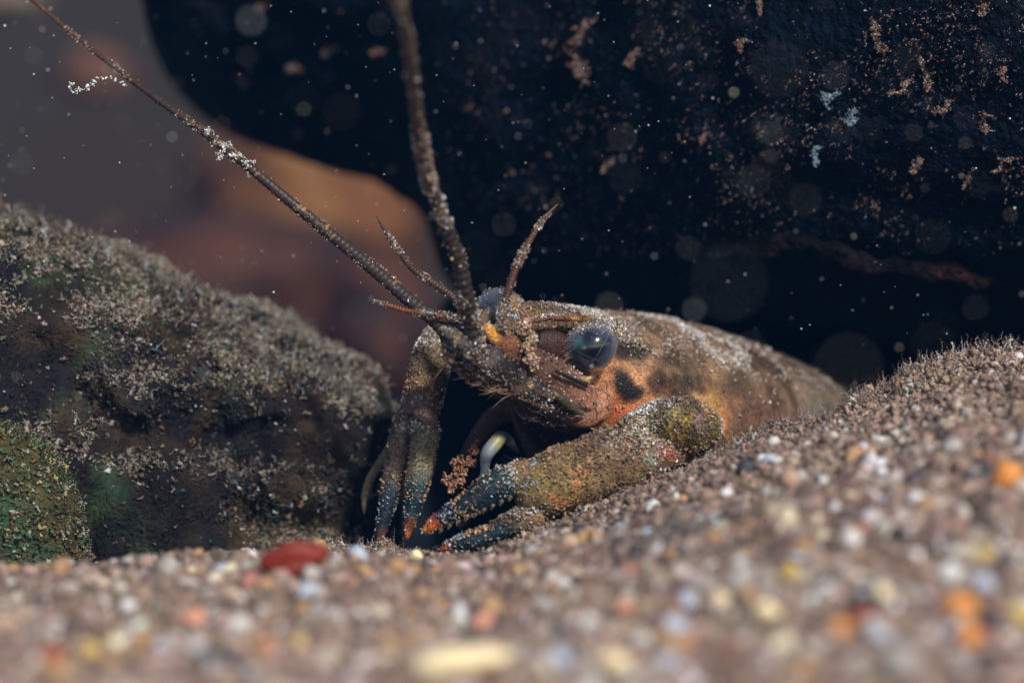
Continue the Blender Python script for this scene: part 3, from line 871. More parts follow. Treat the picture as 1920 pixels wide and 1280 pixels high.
capk = np.sqrt(np.clip(1 - (1 - np.minimum(np.arange(nt) / 12.0, 1)) ** 2, 0.0005, 1)) * np.sqrt(np.clip(1 - (1 - np.minimum((nt - 1 - np.arange(nt)) / 12.0, 1)) ** 2, 0.0005, 1))
mid = (up_ + lo_) / 2; hb = (up_ - lo_) / 2
# front rim of the carapace: the shell stands a step proud of the head behind this line
rim = 0.10 + 0.10 * np.clip(-se, 0, 1)[None] + 0.22 * np.clip(se, 0, 1)[None]
step = 0.045 * sstep(-.02, .03, t[:, None] - rim) - 0.03 * np.exp(-((t[:, None] - rim + .05) / .05) ** 2)
lip = 0.02 * np.exp(-((t[:, None] - rim - .03) / .03) ** 2)
groove = -0.06 * np.exp(-((t[:, None] - 1.85 - .4 * np.clip(se, -1, 1)[None]) / .10) ** 2)
abd = np.where(t > 4.3, 0.05 * (((t - 4.3) / .5) % 1.0) ** 2, 0)[:, None]
bump_ = 1 + step + lip + groove - abd
A3 = l_[None, None] * (a_ * capk)[:, None, None] * ce[None, :, None] * bump_[..., None]
U3 = u_[None, None] * (hb * capk)[:, None, None] * se[None, :, None] * bump_[..., None]
Vb = (E0 - f_ * t[:, None])[:, None] + u_ * mid[:, None, None] + A3 + U3
Vb = Vb + (fbm(Vb, 5, 3, 120) - .5)[..., None] * (A3 + U3) * .05
Tt = np.repeat(t[:, None], nm, 1).ravel(); Se = np.repeat(se[None], nt, 0).ravel(); Rim = (t[:, None] - rim).ravel()
Vb = Vb.reshape(-1, 3); Fb = grid_faces(nt, nm)
qx, qy = to_px(Vb)
# colours of the shell
n1 = fbm(Vb, 3.2, 4, 121); n2_ = fbm(Vb, 14, 3, 122); n3_ = fbm(Vb, 36, 2, 123)
C = lerp(np.broadcast_to(srgb(192, 138, 94), Vb.shape), srgb(220, 178, 122), sstep(.42, .62, n1))
C = lerp(C, srgb(200, 92, 58), np.exp(-(((qx - 1152) / 42) ** 2 + ((qy - 772) / 40) ** 2)) * .85)
C = lerp(C, srgb(176, 104, 60), sstep(.5, .62, n2_) * .4)
C = lerp(C, srgb(118, 84, 66), sstep(1345, 1400, qx + 60 * (n1 - .5)))                         # rear of the carapace
C = lerp(C, srgb(196, 150, 76), np.exp(-((qx - 1350 - 60 * (n1 - .5)) / 16) ** 2) * .7)
C = lerp(C, srgb(92, 92, 88), sstep(1470, 1530, qx))
C = lerp(C, srgb(118, 100, 82), sstep(.5, .8, Se) * .8)                                       # silted back
C = lerp(C, srgb(54, 46, 34), sstep(.46, .6, fbm(Vb, 4, 3, 124)) * sstep(.35, .75, Se) * .65)
wob = 1 + 1.1 * (fbm(Vb, 11, 3, 125) - .5)
for (sx, sy, wx, wy, k, tl) in ((1172, 722, 22, 34, .95, -.45), (1192, 738, 20, 14, .85, 0), (1230, 716, 20, 24, .8, 0), (1276, 722, 34, 22, .8, .3), (1292, 700, 14, 24, .6, 0),
                                (1255, 742, 40, 12, .7, .2), (1186, 656, 44, 17, .85, -.1), (1260, 672, 26, 14, .55, 0), (1308, 655, 14, 30, .55, -.3), (1320, 720, 16, 18, .5, 0)):
    dx, dy = qx - sx, qy - sy
    x2, y2 = dx * math.cos(tl) + dy * math.sin(tl), -dx * math.sin(tl) + dy * math.cos(tl)
    dd = np.sqrt((x2 / wx) ** 2 + (y2 / wy) ** 2) * wob
    C = lerp(C, srgb(26, 22, 22), sstep(1.5, .55, dd) * min(1, k * 1.05))
C = lerp(C, srgb(70, 52, 40), sstep(.55, .66, fbm(Vb, 4.2, 3, 128)) * sstep(1290, 1380, qx) * .7)
head = Rim < 0
hc_ = lerp(np.broadcast_to(srgb(86, 58, 44), Vb.shape), srgb(158, 118, 88), sstep(.4, .65, n1) * sstep(980, 1110, qx))
hc_ = lerp(hc_, srgb(58, 34, 28), sstep(1070, 980, qx) * .8)
C = np.where(head[:, None], hc_, C)
C = lerp(C, srgb(34, 24, 22), sstep(-.55, -.8, Se))  # belly painted dark: its own tone plus the shade beneath the head
C = lerp(C, srgb(226, 190, 160), np.exp(-((Rim - .015) / .014) ** 2) * .55 * (Se < .3))
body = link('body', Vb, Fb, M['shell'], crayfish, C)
if True:
    order = np.argsort(qx)
    for x in range(980, 1660, 60):
        k = np.abs(qx - x) < 14
        if k.any(): print('sil', x, round(float(qy[k].min())), round(float(qy[k].max())))

def part(name, V, F, mat, col, parent=crayfish):
    return link(name, V, F, mat, parent, col)

DUST = [srgb(176, 164, 154), srgb(140, 118, 100), srgb(216, 214, 212), srgb(106, 88, 76), srgb(190, 154, 116), srgb(164, 180, 194)]
dust_parts = []
def dust(V, F, n, size, seed, weight=None, steps=2, outward=None, probs=(28, 26, 12, 18, 8, 6)):
    if size > .008: n, size = int(n * 2.1), size * .48
    else: n, size = int(n * 1.5), size * .72
    P, N = sample(V, F, n, seed, weight)
    c = V.mean(0) if outward is None else outward
    N = np.where((np.sum(N * (P - c), 1) < 0)[:, None], -N, N)
    fp, fs, fc = fuzz(P, N, steps, size * 1.3, size, palette(len(P), DUST, probs, seed, .3), seed + 1, up=.15)
    dust_parts.append(grains(fp, fs, fc, seed + 2, 'tet'))

# rostrum
R0 = [bodypt(t_, 0, b_) for t_, b_ in ((.75, .10), (.35, .075), (0, .05), (-.3, .0), (-.55, -.03), (-.74, -.06), (-.86, -.10))]
rv, rf, rs, rth = tube(R0, [.30, .29, .25, .20, .15, .08, .01], [.07, .09, .10, .09, .07, .05, .01], 70, 28, flat_axis=u_, exp=1.8)
rcx = lerp(np.broadcast_to(srgb(100, 80, 58), rv.shape), srgb(124, 92, 54), sstep(.45, .6, fbm(rv, 8, 3, 130)))
rcx = lerp(rcx, srgb(60, 34, 24), sstep(.5, .65, fbm(rv, 5, 3, 131)) * .7)
rost = part('rostrum', rv, rf, M['shell'], rcx)
for k, (t_, sgn) in enumerate(((-.55, -1), (-.55, 1))):
    p0 = bodypt(t_, sgn * .12, -.03); p1 = bodypt(t_ - .22, sgn * .15, -.0)
    v, f, s, _ = tube([p0, (p0 + p1) / 2 + u_ * .02, p1], [.04, .026, .004], None, 14, 8)
    part('spine', v, f, M['shell'], lerp(np.broadcast_to(srgb(150, 104, 52), v.shape), srgb(60, 40, 28), s), rost)
dust(rv, rf, 2600, .0115, 300, lambda P, N: (np.sum(N * u_, 1) * np.sign((P - rv.mean(0)) @ u_) > .2) * 1.0, 3, rv.mean(0) - u_ * .3)

# near orbit: brown wall between rostrum and eye, with a fringe of hairs
def orbit_wall():
    pts = [at(1000, 640, -.18), at(1035, 655, -.1), at(1075, 690, 0), at(1100, 715, .06)]
    return tube(pts, [.07, .13, .11, .05], [.05, .06, .05, .03], 40, 20)

# eyes
def eye(center, right, up, out, ra, rb, rc, near):
    nu, nv = 72, 96
    ph = np.linspace(0, np.pi, nu); lam = np.linspace(0, 2 * np.pi, nv, endpoint=False)
    q = np.stack([np.sin(ph)[:, None] * np.cos(lam), np.sin(ph)[:, None] * np.sin(lam), np.repeat(np.cos(ph)[:, None], nv, 1)], -1).reshape(-1, 3)
    x, y, z = q[:, 0], q[:, 1], q[:, 2]
    V = center + right * (ra * x)[:, None] + up * (rb * (y + .10 * x * x))[:, None] + out * (rc * z)[:, None]
    # compound eye, optics painted in: navy pseudopupil, translucent violet grey margin, pale lower seam
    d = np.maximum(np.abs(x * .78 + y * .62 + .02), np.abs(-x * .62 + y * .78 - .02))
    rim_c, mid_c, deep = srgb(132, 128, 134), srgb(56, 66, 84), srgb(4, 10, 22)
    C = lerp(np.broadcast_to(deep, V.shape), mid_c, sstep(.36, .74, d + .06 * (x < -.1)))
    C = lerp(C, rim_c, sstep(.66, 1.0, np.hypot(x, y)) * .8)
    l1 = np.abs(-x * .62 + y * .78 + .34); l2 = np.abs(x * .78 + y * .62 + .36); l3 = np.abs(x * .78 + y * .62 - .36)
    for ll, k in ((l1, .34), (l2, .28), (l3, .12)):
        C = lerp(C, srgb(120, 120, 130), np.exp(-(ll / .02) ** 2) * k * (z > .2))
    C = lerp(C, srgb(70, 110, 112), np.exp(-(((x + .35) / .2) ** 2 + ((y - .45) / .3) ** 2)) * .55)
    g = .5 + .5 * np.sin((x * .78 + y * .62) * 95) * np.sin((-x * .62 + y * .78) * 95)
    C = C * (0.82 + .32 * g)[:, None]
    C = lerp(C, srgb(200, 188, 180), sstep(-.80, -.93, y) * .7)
    if not near:
        C = lerp(C, srgb(196, 150, 60), np.exp(-(((x - .45) / .28) ** 2 + ((y - .55) / .22) ** 2)) * .9)
        C = lerp(C, srgb(78, 74, 84), np.full(len(V), .55))
    return V, grid_faces(nu, nv), C
X, Z, Yv = np.array([1., 0, 0]), np.array([0, 0, 1.]), np.array([0, -1., 0])
tl = math.radians(24)
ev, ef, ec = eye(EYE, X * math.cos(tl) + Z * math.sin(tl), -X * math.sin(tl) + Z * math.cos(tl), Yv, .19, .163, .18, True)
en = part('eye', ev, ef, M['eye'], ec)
sk, sf, ss_, _ = tube([bodypt(.12, -.10, -.16), EN + np.array([-.10, .16, -.02]), EN + np.array([-.02, .05, -.03])], [.12, .12, .125], None, 20, 20)
part('eyestalk', sk, sf, M['clear'], np.broadcast_to(srgb(150, 112, 92), sk.shape), en)
P = EN + np.array([0.02, -.05, .10]) + RNG.normal(size=(160, 3)) * np.array([.075, .03, .022])
tl = math.radians(-12)
ev2, ef2, ec2 = eye(EF, X * math.cos(tl) + Z * math.sin(tl), -X * math.sin(tl) + Z * math.cos(tl), Yv, .165, .15, .16, False)
en2 = part('eye', ev2, ef2, M['eye'], ec2)
sk, sf, ss_, _ = tube([bodypt(.12, .10, -.16), EF + np.array([.10, .10, -.04]), EF + np.array([.02, .03, -.04])], [.12, .12, .12], None, 20, 20)
part('eyestalk', sk, sf, M['clear'], np.broadcast_to(srgb(150, 112, 92), sk.shape), en2)
dust(ev2, ef2, 260, .0085, 315, lambda P, N: .25 + 2 * sstep(.02, .1, (P - EF) @ (X * .5 - Z * .3)), 2, EF)
dust(ev, ef, 240, .0085, 310, lambda P, N: sstep(.05, .12, (P - EN) @ Z) * (P[:, 1] < .03) + .006, 1, EN)

# head plates between eye and mouth (near side)
def limb(name, pts, hw, ht, colf, mat='shell', n=60, m=22, flat=None, parent=crayfish, exp=2.0, rough=.03, seed=1, dustn=0, dsize=.011, dsteps=2, **kw):
    v, f, s, th_ = tube(pts, hw, ht, n, m, flat, exp, **kw)
    v = v + (fbm(v, 7, 3, seed) - .5)[:, None] * rough * np.array([.3, -.8, 1.0])
    o = part(name, v, f, M[mat], colf(v, s), parent)
    if dustn:
        cen = v.mean(0)
        dust(v, f, dustn, dsize, 1000 + seed * 7, lambda P, N: 0.12 + np.clip(np.abs(N[:, 2]), 0, 1) * (P[:, 2] > cen[2] - .25), dsteps, cen - np.array([0, 0, .15]))
    return o, v, f, s

def mix(stops, nscale=8, seed=1, speck=None, wob=.10):
    """colour along the limb (list of (s, rgb)) broken up by noise"""
    xs = [a for a, _ in stops]; cs = np.array([srgb(*c) for _, c in stops])
    def fn(v, s):
        s2 = np.clip(s + wob * (fbm(v, nscale, 3, seed) - .5), 0, 1)
        c = np.stack([np.interp(s2, xs, cs[:, k]) for k in range(3)], -1)
        c = c * (0.65 + .7 * fbm(v, nscale * 2.2, 3, seed + 1))[:, None]
        if speck is not None:
            c = lerp(c, srgb(*speck), sstep(.58, .68, fbm(v, nscale * 1.4, 3, seed + 2)) * .8)
        return c
    return fn

v, f, s, _ = orbit_wall()
part('orbit_wall', v, f, M['shell'], mix([(0, (44, 26, 24)), (.5, (64, 36, 30)), (1, (120, 82, 64))], 8, 140)(v, s))
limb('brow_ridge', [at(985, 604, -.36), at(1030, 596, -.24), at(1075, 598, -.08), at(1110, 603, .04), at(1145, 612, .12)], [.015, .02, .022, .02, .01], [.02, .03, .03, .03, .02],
     mix([(0, (90, 60, 42)), (.35, (120, 76, 48)), (.5, (176, 124, 66)), (.62, (110, 78, 54)), (1, (84, 66, 50))], 12, 139, (54, 38, 32)), n=60, m=18, seed=139, rough=.02, dustn=260, dsize=.009)  # gold stop midway is a highlight painted into the ridge colour
# antennal scales (long blades beside the antennae)
limb('antennal_scale', [at(1118, 752, -.08), at(1075, 728, -.22), at(1020, 690, -.36), at(960, 648, -.5), at(925, 625, -.6), at(902, 603, -.66)],
     [.08, .11, .10, .075, .05, .012], [.03, .04, .035, .03, .025, .008], mix([(0, (160, 110, 82)), (.3, (92, 64, 52)), (.6, (84, 56, 42)), (.82, (116, 70, 42)), (.88, (206, 146, 60)), (.95, (196, 140, 66)), (1, (90, 60, 40))], 9, 141, (60, 38, 32)), n=90, m=26, flat=(-.1, -1, .35), seed=141, dustn=420, dsize=.009)
limb('antennal_scale', [at(985, 640, .1), at(945, 612, -.12), at(905, 598, -.25), at(872, 590, -.35)], [.06, .085, .06, .01], [.03, .035, .03, .008],
     mix([(0, (80, 54, 42)), (.4, (124, 66, 40)), (.6, (104, 80, 54)), (1, (60, 44, 34))], 9, 145, (60, 44, 36)), n=50, m=20, flat=(-.1, -1, .5), seed=145, dustn=200, dsize=.009)
limb('cheek_ridge', [at(1036, 692, -.42), at(1062, 705, -.36), at(1090, 718, -.28), at(1103, 727, -.22)], [.006, .013, .014, .008], [.010] * 4,
     lambda v, s: np.broadcast_to(srgb(26, 28, 34), v.shape), 'dark', 30, 10, seed=147, rough=0)
limb('cheek_tooth', [at(1080, 712, -.16), at(1098, 712, -.22), at(1112, 706, -.22)], [.012, .022, .006], None, lambda v, s: np.broadcast_to(srgb(180, 150, 96), v.shape), n=20, m=12, seed=148, rough=0)
# cheek plates under the eye
limb('cheek_plate', [at(1130, 742, .12), at(1112, 764, 0), at(1085, 782, -.06), at(1058, 786, -.04)], [.09, .12, .09, .04], [.08, .09, .07, .04],
     mix([(0, (176, 122, 92)), (.5, (150, 104, 78)), (1, (90, 66, 50))], 12, 150, (74, 48, 38)), n=60, m=32, seed=150, rough=.09)
limb('mouth_plate', [at(1098, 778, -.16), at(1070, 762, -.28), at(1046, 742, -.34), at(1030, 728, -.34)], [.012, .026, .022, .008], [.012, .02, .018, .008],
     mix([(0, (170, 166, 136)), (.12, (96, 76, 56)), (.6, (60, 54, 42)), (.8, (60, 54, 42)), (.86, (96, 98, 70)), (.9, (60, 54, 44)), (1, (60, 54, 46))], 18, 152), n=40, m=16, seed=152, rough=.02)
# basal joints of the near antenna
limb('antenna_base', [at(1062, 765, -.08), at(1010, 735, -.28), at(950, 700, -.46), at(905, 668, -.6)], [.07, .125, .12, .09], [.07, .10, .10, .08],
     mix([(0, (84, 60, 48)), (.25, (26, 28, 32)), (.5, (44, 42, 40)), (.62, (104, 74, 62)), (.7, (34, 32, 34)), (.85, (30, 28, 30)), (1, (64, 46, 40))], 9, 154, (30, 26, 26)), n=70, m=24, seed=154, rough=.06, dustn=700, dsize=.0085)
# overlapping mouth plates and palps along the lower edge of the face
MP = [([(1092, 792, -.02), (1025, 768, -.22), (965, 737, -.38)], (96, 78, 56), (60, 50, 40)), ([(1064, 772, -.18), (990, 744, -.38), (930, 712, -.52)], (54, 44, 40), (84, 62, 48)),
      ([(965, 737, -.38), (908, 702, -.54), (866, 682, -.62)], (92, 64, 50), (50, 38, 34)), ([(935, 702, -.54), (888, 670, -.66), (842, 634, -.74)], (60, 46, 40), (76, 58, 48)),
      ([(905, 668, -.66), (864, 642, -.72), (824, 616, -.74)], (70, 56, 50), (44, 38, 38)), ([(1040, 748, -.3), (1000, 722, -.42), (962, 700, -.5)], (110, 82, 64), (48, 44, 44)),
      ([(880, 690, -.5), (850, 672, -.6), (826, 650, -.66)], (70, 54, 46), (60, 46, 40))]
for k, (pp_, c1_, c2_) in enumerate(MP):
    limb('mouthpart', [at(*q) for q in pp_], [.035, .045, .012], [.02, .022, .008], mix([(0, c1_), (.55, c2_), (.62, (150, 128, 108)), (.68, c1_), (1, c2_)], 12, 800 + k * 3, (30, 26, 26)), n=40, m=16, flat=(-.2, -1, .5), seed=800 + k * 3, rough=.025, dustn=130, dsize=.008)
# third maxillipeds: dark hairy feelers under the head
limb('maxilliped', [at(1075, 795, .1), at(1010, 765, -.08), at(950, 730, -.25), at(900, 698, -.4), at(860, 668, -.5), at(838, 640, -.5)], [.07, .085, .08, .085, .075, .03], [.07, .08, .07, .07, .06, .03],
     mix([(0, (90, 66, 50)), (.3, (70, 46, 36)), (.6, (52, 36, 32)), (.8, (76, 58, 46)), (1, (50, 40, 36))], 9, 157, (26, 22, 22)), n=80, m=22, seed=157, rough=.07, dustn=900, dsize=.0085)
limb('maxilliped', [at(1000, 720, .3), at(940, 700, .05), at(890, 668, -.15), at(850, 632, -.28), at(825, 605, -.35)], [.09, .12, .12, .09, .04], [.08, .1, .1, .08, .03],
     mix([(0, (60, 44, 36)), (.5, (58, 44, 38)), (1, (70, 58, 48))], 9, 160, (26, 22, 22)), n=70, m=22, seed=160, rough=.07, dustn=700, dsize=.0085)
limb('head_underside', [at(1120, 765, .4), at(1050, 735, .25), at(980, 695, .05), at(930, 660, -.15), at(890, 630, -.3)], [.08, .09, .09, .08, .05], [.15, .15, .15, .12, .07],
     mix([(0, (50, 34, 28)), (.5, (34, 24, 22)), (1, (40, 32, 30))], 7, 163), n=60, m=26, seed=163, rough=.08)  # near-black colour holds under-head shade as well as dark mouthparts

# antennae
def antenna(pts, hw, stops, rings, seed, dn, dsize, dsteps, gold=True, name='antenna', clumps=()):
    v, f, s, th_ = tube([at(*p) for p in pts], [h / PXCM for h in hw], None, 420, 12, ring=.10, ringn=rings)
    c = mix(stops, 10, seed)(v, s)
    band = .5 + .5 * np.sin(s * rings * 2 * np.pi)
    c = c * (.72 + .4 * band)[:, None]
    if gold:
        cell = np.floor(s * rings)
        gsel = _hash(cell.astype(np.int64), (np.floor(th_ / 1.1)).astype(np.int64), np.full(len(s), seed)) > .93
        c = np.where((gsel & (band > .4))[:, None], srgb(146, 108, 56), c)
    o = part(name, v, f, M['dark'], c)
    dn, dsize = int(dn * 2.0), dsize * .52
    P, N = sample(v, f, dn, seed + 5, lambda P, N: .12 + 3.0 * (fbm(P, 5, 2, seed) > .54))
    cen = path_interp([at(*p) for p in pts], 300)
    near_c = cen[np.argmin(((P[:, None] - cen[None]) ** 2).sum(-1), 1)]
    N = P - near_c; N /= np.linalg.norm(N, axis=1)[:, None]
    fp, fs, fc = fuzz(P, N, dsteps, dsize * 1.3, dsize, palette(len(P), DUST, [18, 30, 7, 34, 6, 5], seed, .3), seed + 6, up=0)
    dust_parts.append(grains(fp, fs, fc, seed + 7, 'tet'))
    return o
AN = [(34, 26, 26), (48, 38, 36), (74, 50, 38)]
antenna([(897, 668, -.62), (884, 610, -.7), (872, 545, -.85), (858, 480, -1.0), (832, 415, -1.2), (803, 335, -1.5), (786, 250, -2.0), (775, 160, -2.5), (765, 80, -3.0), (748, 0, -3.5), (722, -110, -4.2), (690, -240, -5)],
        [16, 15, 14, 13, 12, 11, 10.5, 10, 9.5, 9, 8.5, 8], [(0, (40, 34, 34)), (.4, (74, 60, 54)), (1, (96, 82, 74))], 95, 170, 2300, .0105, 3, False)
antenna([(846, 636, -.35), (815, 600, -.32), (770, 565, -.25), (700, 505, -.12), (620, 440, 0), (540, 375, 0), (460, 308, .05), (380, 247, .15), (300, 190, .3), (200, 115, .6), (110, 42, .9), (50, -8, 1.2), (-60, -90, 1.7)],
        [15, 14, 13, 12, 11, 9.8, 8.6, 7.4, 6.2, 5, 4, 3.6, 3], [(0, (52, 46, 46)), (.2, (58, 46, 42)), (.6, (62, 46, 40)), (.8, (96, 60, 42)), (1, (86, 58, 44))], 130, 176, 560, .0085, 2, True)
limb('antenna_base', [at(905, 655, -.1), at(870, 640, -.22), at(838, 615, -.32)], [.09, .08, .065], None, mix([(0, (52, 40, 36)), (1, (50, 44, 44))], 9, 179), n=30, m=18, seed=179, dustn=200, dsize=.0085)
# silt bunched on the long antenna
for k, (x, y, n) in enumerate(((392, 245, 40), (408, 268, 26), (420, 275, 34), (438, 295, 60), (460, 305, 60), (485, 340, 30), (412, 290, 30), (470, 318, 40), (450, 290, 30))):
    n *= 2
    q = clump(at(x, y, .04), n, .0085, (.7, 0, -.5), .8, 400 + k)
    dust_parts.append(grains(q, RNG.uniform(.005, .011, n), palette(n, DUST, [24, 14, 26, 14, 6, 16], 400 + k), 500 + k))
# antennules
antenna([(880, 590, -.2), (850, 558, -.08), (815, 533, 0), (775, 505, .1), (745, 468, .26), (722, 432, .28), (704, 402, .3)], [8, 7.5, 7, 6, 5, 3.5, 1], [(0, (66, 50, 42)), (.6, (72, 48, 36)), (1, (60, 46, 40))], 42, 180, 520, .0085, 2, True, 'antennule')
antenna([(938, 622, -.6), (945, 580, -.56), (956, 535, -.5), (972, 492, -.44), (994, 450, -.38), (1018, 412, -.32), (1046, 382, -.28)], [9.5, 8.5, 7.5, 6.6, 5.6, 4, 1], [(0, (44, 34, 32)), (.5, (84, 52, 38)), (1, (96, 70, 54))], 42, 184, 620, .0085, 2, False, 'antennule')
antenna([(872, 600, -.4), (838, 594, -.4), (800, 590, -.38), (760, 582, -.34), (730, 573, -.3), (698, 564, -.26)], [7, 6.5, 6, 5, 4, 2], [(0, (40, 34, 32)), (.6, (116, 66, 36)), (1, (110, 80, 60))], 30, 188, 260, .0095, 2, True, 'antennule')

# hanging sand clump on the head
q = np.vstack([clump(at(x, y, -.52), 150, .0095, (.1, 0, -1), .6, 520 + k) for k, (x, y) in enumerate(((985, 608), (988, 628), (990, 648), (994, 665), (998, 685), (990, 640), (978, 618)))])
dust_parts.append(grains(q, RNG.uniform(.006, .014, len(q)), palette(len(q), [srgb(186, 156, 128), srgb(160, 126, 100), srgb(120, 96, 78), srgb(206, 190, 170)], [3, 3, 2, 2], 530), 531))

# claws ---------------------------------------------------------------
def tips(stops, seed, up_dark=0):
    return mix(stops, 6, seed, (84, 70, 44))
OL = (132, 104, 62)
def palm_col(v, s):
    n1 = fbm(v, 5, 3, 190); n2 = fbm(v, 16, 3, 191)
    c = lerp(np.broadcast_to(srgb(126, 102, 74), v.shape), srgb(128, 110, 62), sstep(.45, .62, n1))
    c = lerp(c, srgb(92, 66, 46), sstep(.5, .64, n2) * .75)
    c = lerp(c, srgb(186, 120, 80), sstep(.62, .7, fbm(v, 11, 2, 192)) * .6)
    x, y = to_px(v)
    c = lerp(c, srgb(176, 84, 84), np.exp(-(((x - 1245) / 22) ** 2 + ((y - 850) / 14) ** 2)) * .8)
    c = lerp(c, srgb(120, 160, 140), np.exp(-(((x - 1222) / 14) ** 2 + ((y - 858) / 14) ** 2)) * .6)
    c = lerp(c, srgb(18, 52, 66), np.exp(-(((x - 1012) / 22) ** 2 + ((y - 852) / 10) ** 2)) * .8)
    return c
claw, cv, cf, cs = limb('claw', [at(1300, 822, -.12), at(1262, 830, -.2), at(1200, 848, -.25), at(1130, 872, -.3), at(1060, 898, -.33), at(1005, 918, -.35), at(965, 932, -.36)],
     [.09, .16, .20, .215, .21, .175, .08], [.11, .16, .19, .20, .19, .15, .07], palm_col, 'skin', 100, 40, seed=190, rough=.07, exp=2.2)
dust(cv, cf, 2000, .0115, 2190, lambda P, N: .2 + 1.4 * np.clip((P[:, 2] - np.interp(P[:, 0], [0, 1.2], [-1.0, -.72])) * 5, 0, 1) * (fbm(P, 6, 2, 193) > .45), 3, cv.mean(0) - np.array([0, -.1, .2]))
def wrist_col(v, s):
    x, y = to_px(v)
    c = lerp(np.broadcast_to(srgb(92, 86, 50), v.shape), srgb(166, 138, 56), sstep(.5, .64, fbm(v, 9, 3, 195)))
    c = lerp(c, srgb(70, 52, 36), sstep(.5, .62, fbm(v, 14, 3, 196)) * .8)
    c = lerp(c, srgb(196, 140, 70), np.exp(-(((x - 1268) / 18) ** 2 + ((y - 835) / 22) ** 2)) * .8)
    c = lerp(c, srgb(24, 24, 28), np.exp(-(((x - 1296) / 14) ** 2 + ((y - 812) / 22) ** 2)) * .9)
    c = lerp(c, srgb(128, 100, 116), np.exp(-(((x - 1312) / 8) ** 2 + ((y - 782) / 26) ** 2)) * .8)
    return c
w_, wv, wf, ws = limb('wrist', [at(1152, 812, -.1), at(1185, 802, -.18), at(1235, 792, -.26), at(1280, 795, -.28), at(1312, 808, -.24), at(1326, 822, -.15)],
     [.03, .09, .14, .17, .155, .06], [.05, .12, .17, .19, .16, .06], wrist_col, 'skin', 70, 36, seed=194, rough=.07, parent=claw)
dust(wv, wf, 1300, .0115, 2290, lambda P, N: .25 + 1.0 * np.clip((P[:, 2] + .62) * 6, 0, 1), 2, wv.mean(0) - np.array([0, -.1, .2]))
limb('arm', [at(1315, 815, -.1), at(1330, 840, .1), at(1320, 850, .5), at(1290, 830, 1.0)], [.10, .13, .13, .1], None, mix([(0, (90, 64, 50)), (1, (110, 70, 50))], 8, 198), 'skin', 40, 20, parent=claw, seed=198)
TEAL = (12, 46, 60)
mf, mv, mff, _ = limb('movable_finger', [at(1000, 886, -.36), at(955, 902, -.38), at(905, 928, -.4), at(865, 952, -.4), at(830, 972, -.4), at(808, 986, -.4), at(792, 998, -.39)],
     [.10, .118, .10, .08, .058, .04, .008], [.09, .11, .10, .075, .055, .04, .008], mix([(0, (150, 112, 88)), (.14, (128, 104, 70)), (.22, (18, 54, 56)), (.30, TEAL), (.70, (8, 26, 38)), (.78, (60, 26, 34)), (.83, (196, 92, 32)), (.92, (220, 136, 50)), (1, (170, 110, 60))], 9, 200, wob=.22), 'skin', 120, 32, seed=200, parent=claw, rough=.05, exp=1.6)
dust(mv, mff, 420, .010, 2300, lambda P, N: .3 + 1.5 * (fbm(P, 9, 2, 201) > .56), 3, mv.mean(0))
ff, fv, fff, _ = limb('fixed_finger', [at(1015, 962, -.34), at(962, 984, -.38), at(915, 1003, -.4), at(875, 1017, -.4), at(845, 1026, -.38), at(820, 1030, -.35)],
     [.12, .085, .066, .055, .04, .01], [.11, .085, .066, .055, .04, .01], mix([(0, (140, 110, 78)), (.2, (100, 84, 66)), (.32, (14, 44, 48)), (.45, TEAL), (.84, (12, 32, 40)), (.92, (160, 80, 36)), (1, (120, 78, 50))], 9, 204, wob=.25), 'skin', 110, 30, seed=204, parent=claw, rough=.05, exp=1.6)
dust(fv, fff, 520, .0115, 2310, lambda P, N: .3 + 2.0 * (P[:, 2] > np.interp(P[:, 0], [-.5, .2], [-1.36, -1.12])), 3, fv.mean(0))

# tubercles on the palm and wrist, teeth on the inner edges of the fingers
def tubercles(V, F, n, size, seed, parent, colr, weight=None):
    P, N = sample(V, F, n, seed, weight)
    N = np.where((np.sum(N * (P - V.mean(0)), 1) < 0)[:, None], -N, N)
    rr = np.random.default_rng(seed)
    v, f, c = grains(P - N * size * .25, size * rr.uniform(.5, 1.4, n), np.array(srgb(*colr)) * rr.uniform(.6, 1.25, (n, 1)), seed, 'ico', .3, .1)
    return tag(link('tubercles', v, f, M['skin'], parent, c), kind='stuff')
tubercles(cv, cf, 300, .012, 820, claw, (128, 104, 70))
tubercles(wv, wf, 150, .017, 821, w_, (140, 116, 60)) if False else None
for k in range(9):
    u2 = k / 8
    p0 = at(958 - 130 * u2, 928 + 60 * u2, -.44 + .02 * u2)
    v, f, s_, _ = tube([p0, p0 + np.array([-.008, -.01, -.022]), p0 + np.array([-.016, -.012, -.045])], [.02, .014, .003], None, 10, 8)
    part('tooth', v, f, M['skin'], np.broadcast_to(srgb(96, 84, 70), v.shape), mf)
for k in range(6):
    u2 = k / 5
    p0 = at(1120 + 120 * u2, 815 - 38 * u2, -.3)
    v, f, s_, _ = tube([p0, p0 + np.array([-.02, -.02, .03]), p0 + np.array([-.05, -.03, .05])], [.028, .018, .003], None, 10, 8)
    part('spine', v, f, M['skin'], np.broadcast_to(srgb(110, 92, 62), v.shape), claw)

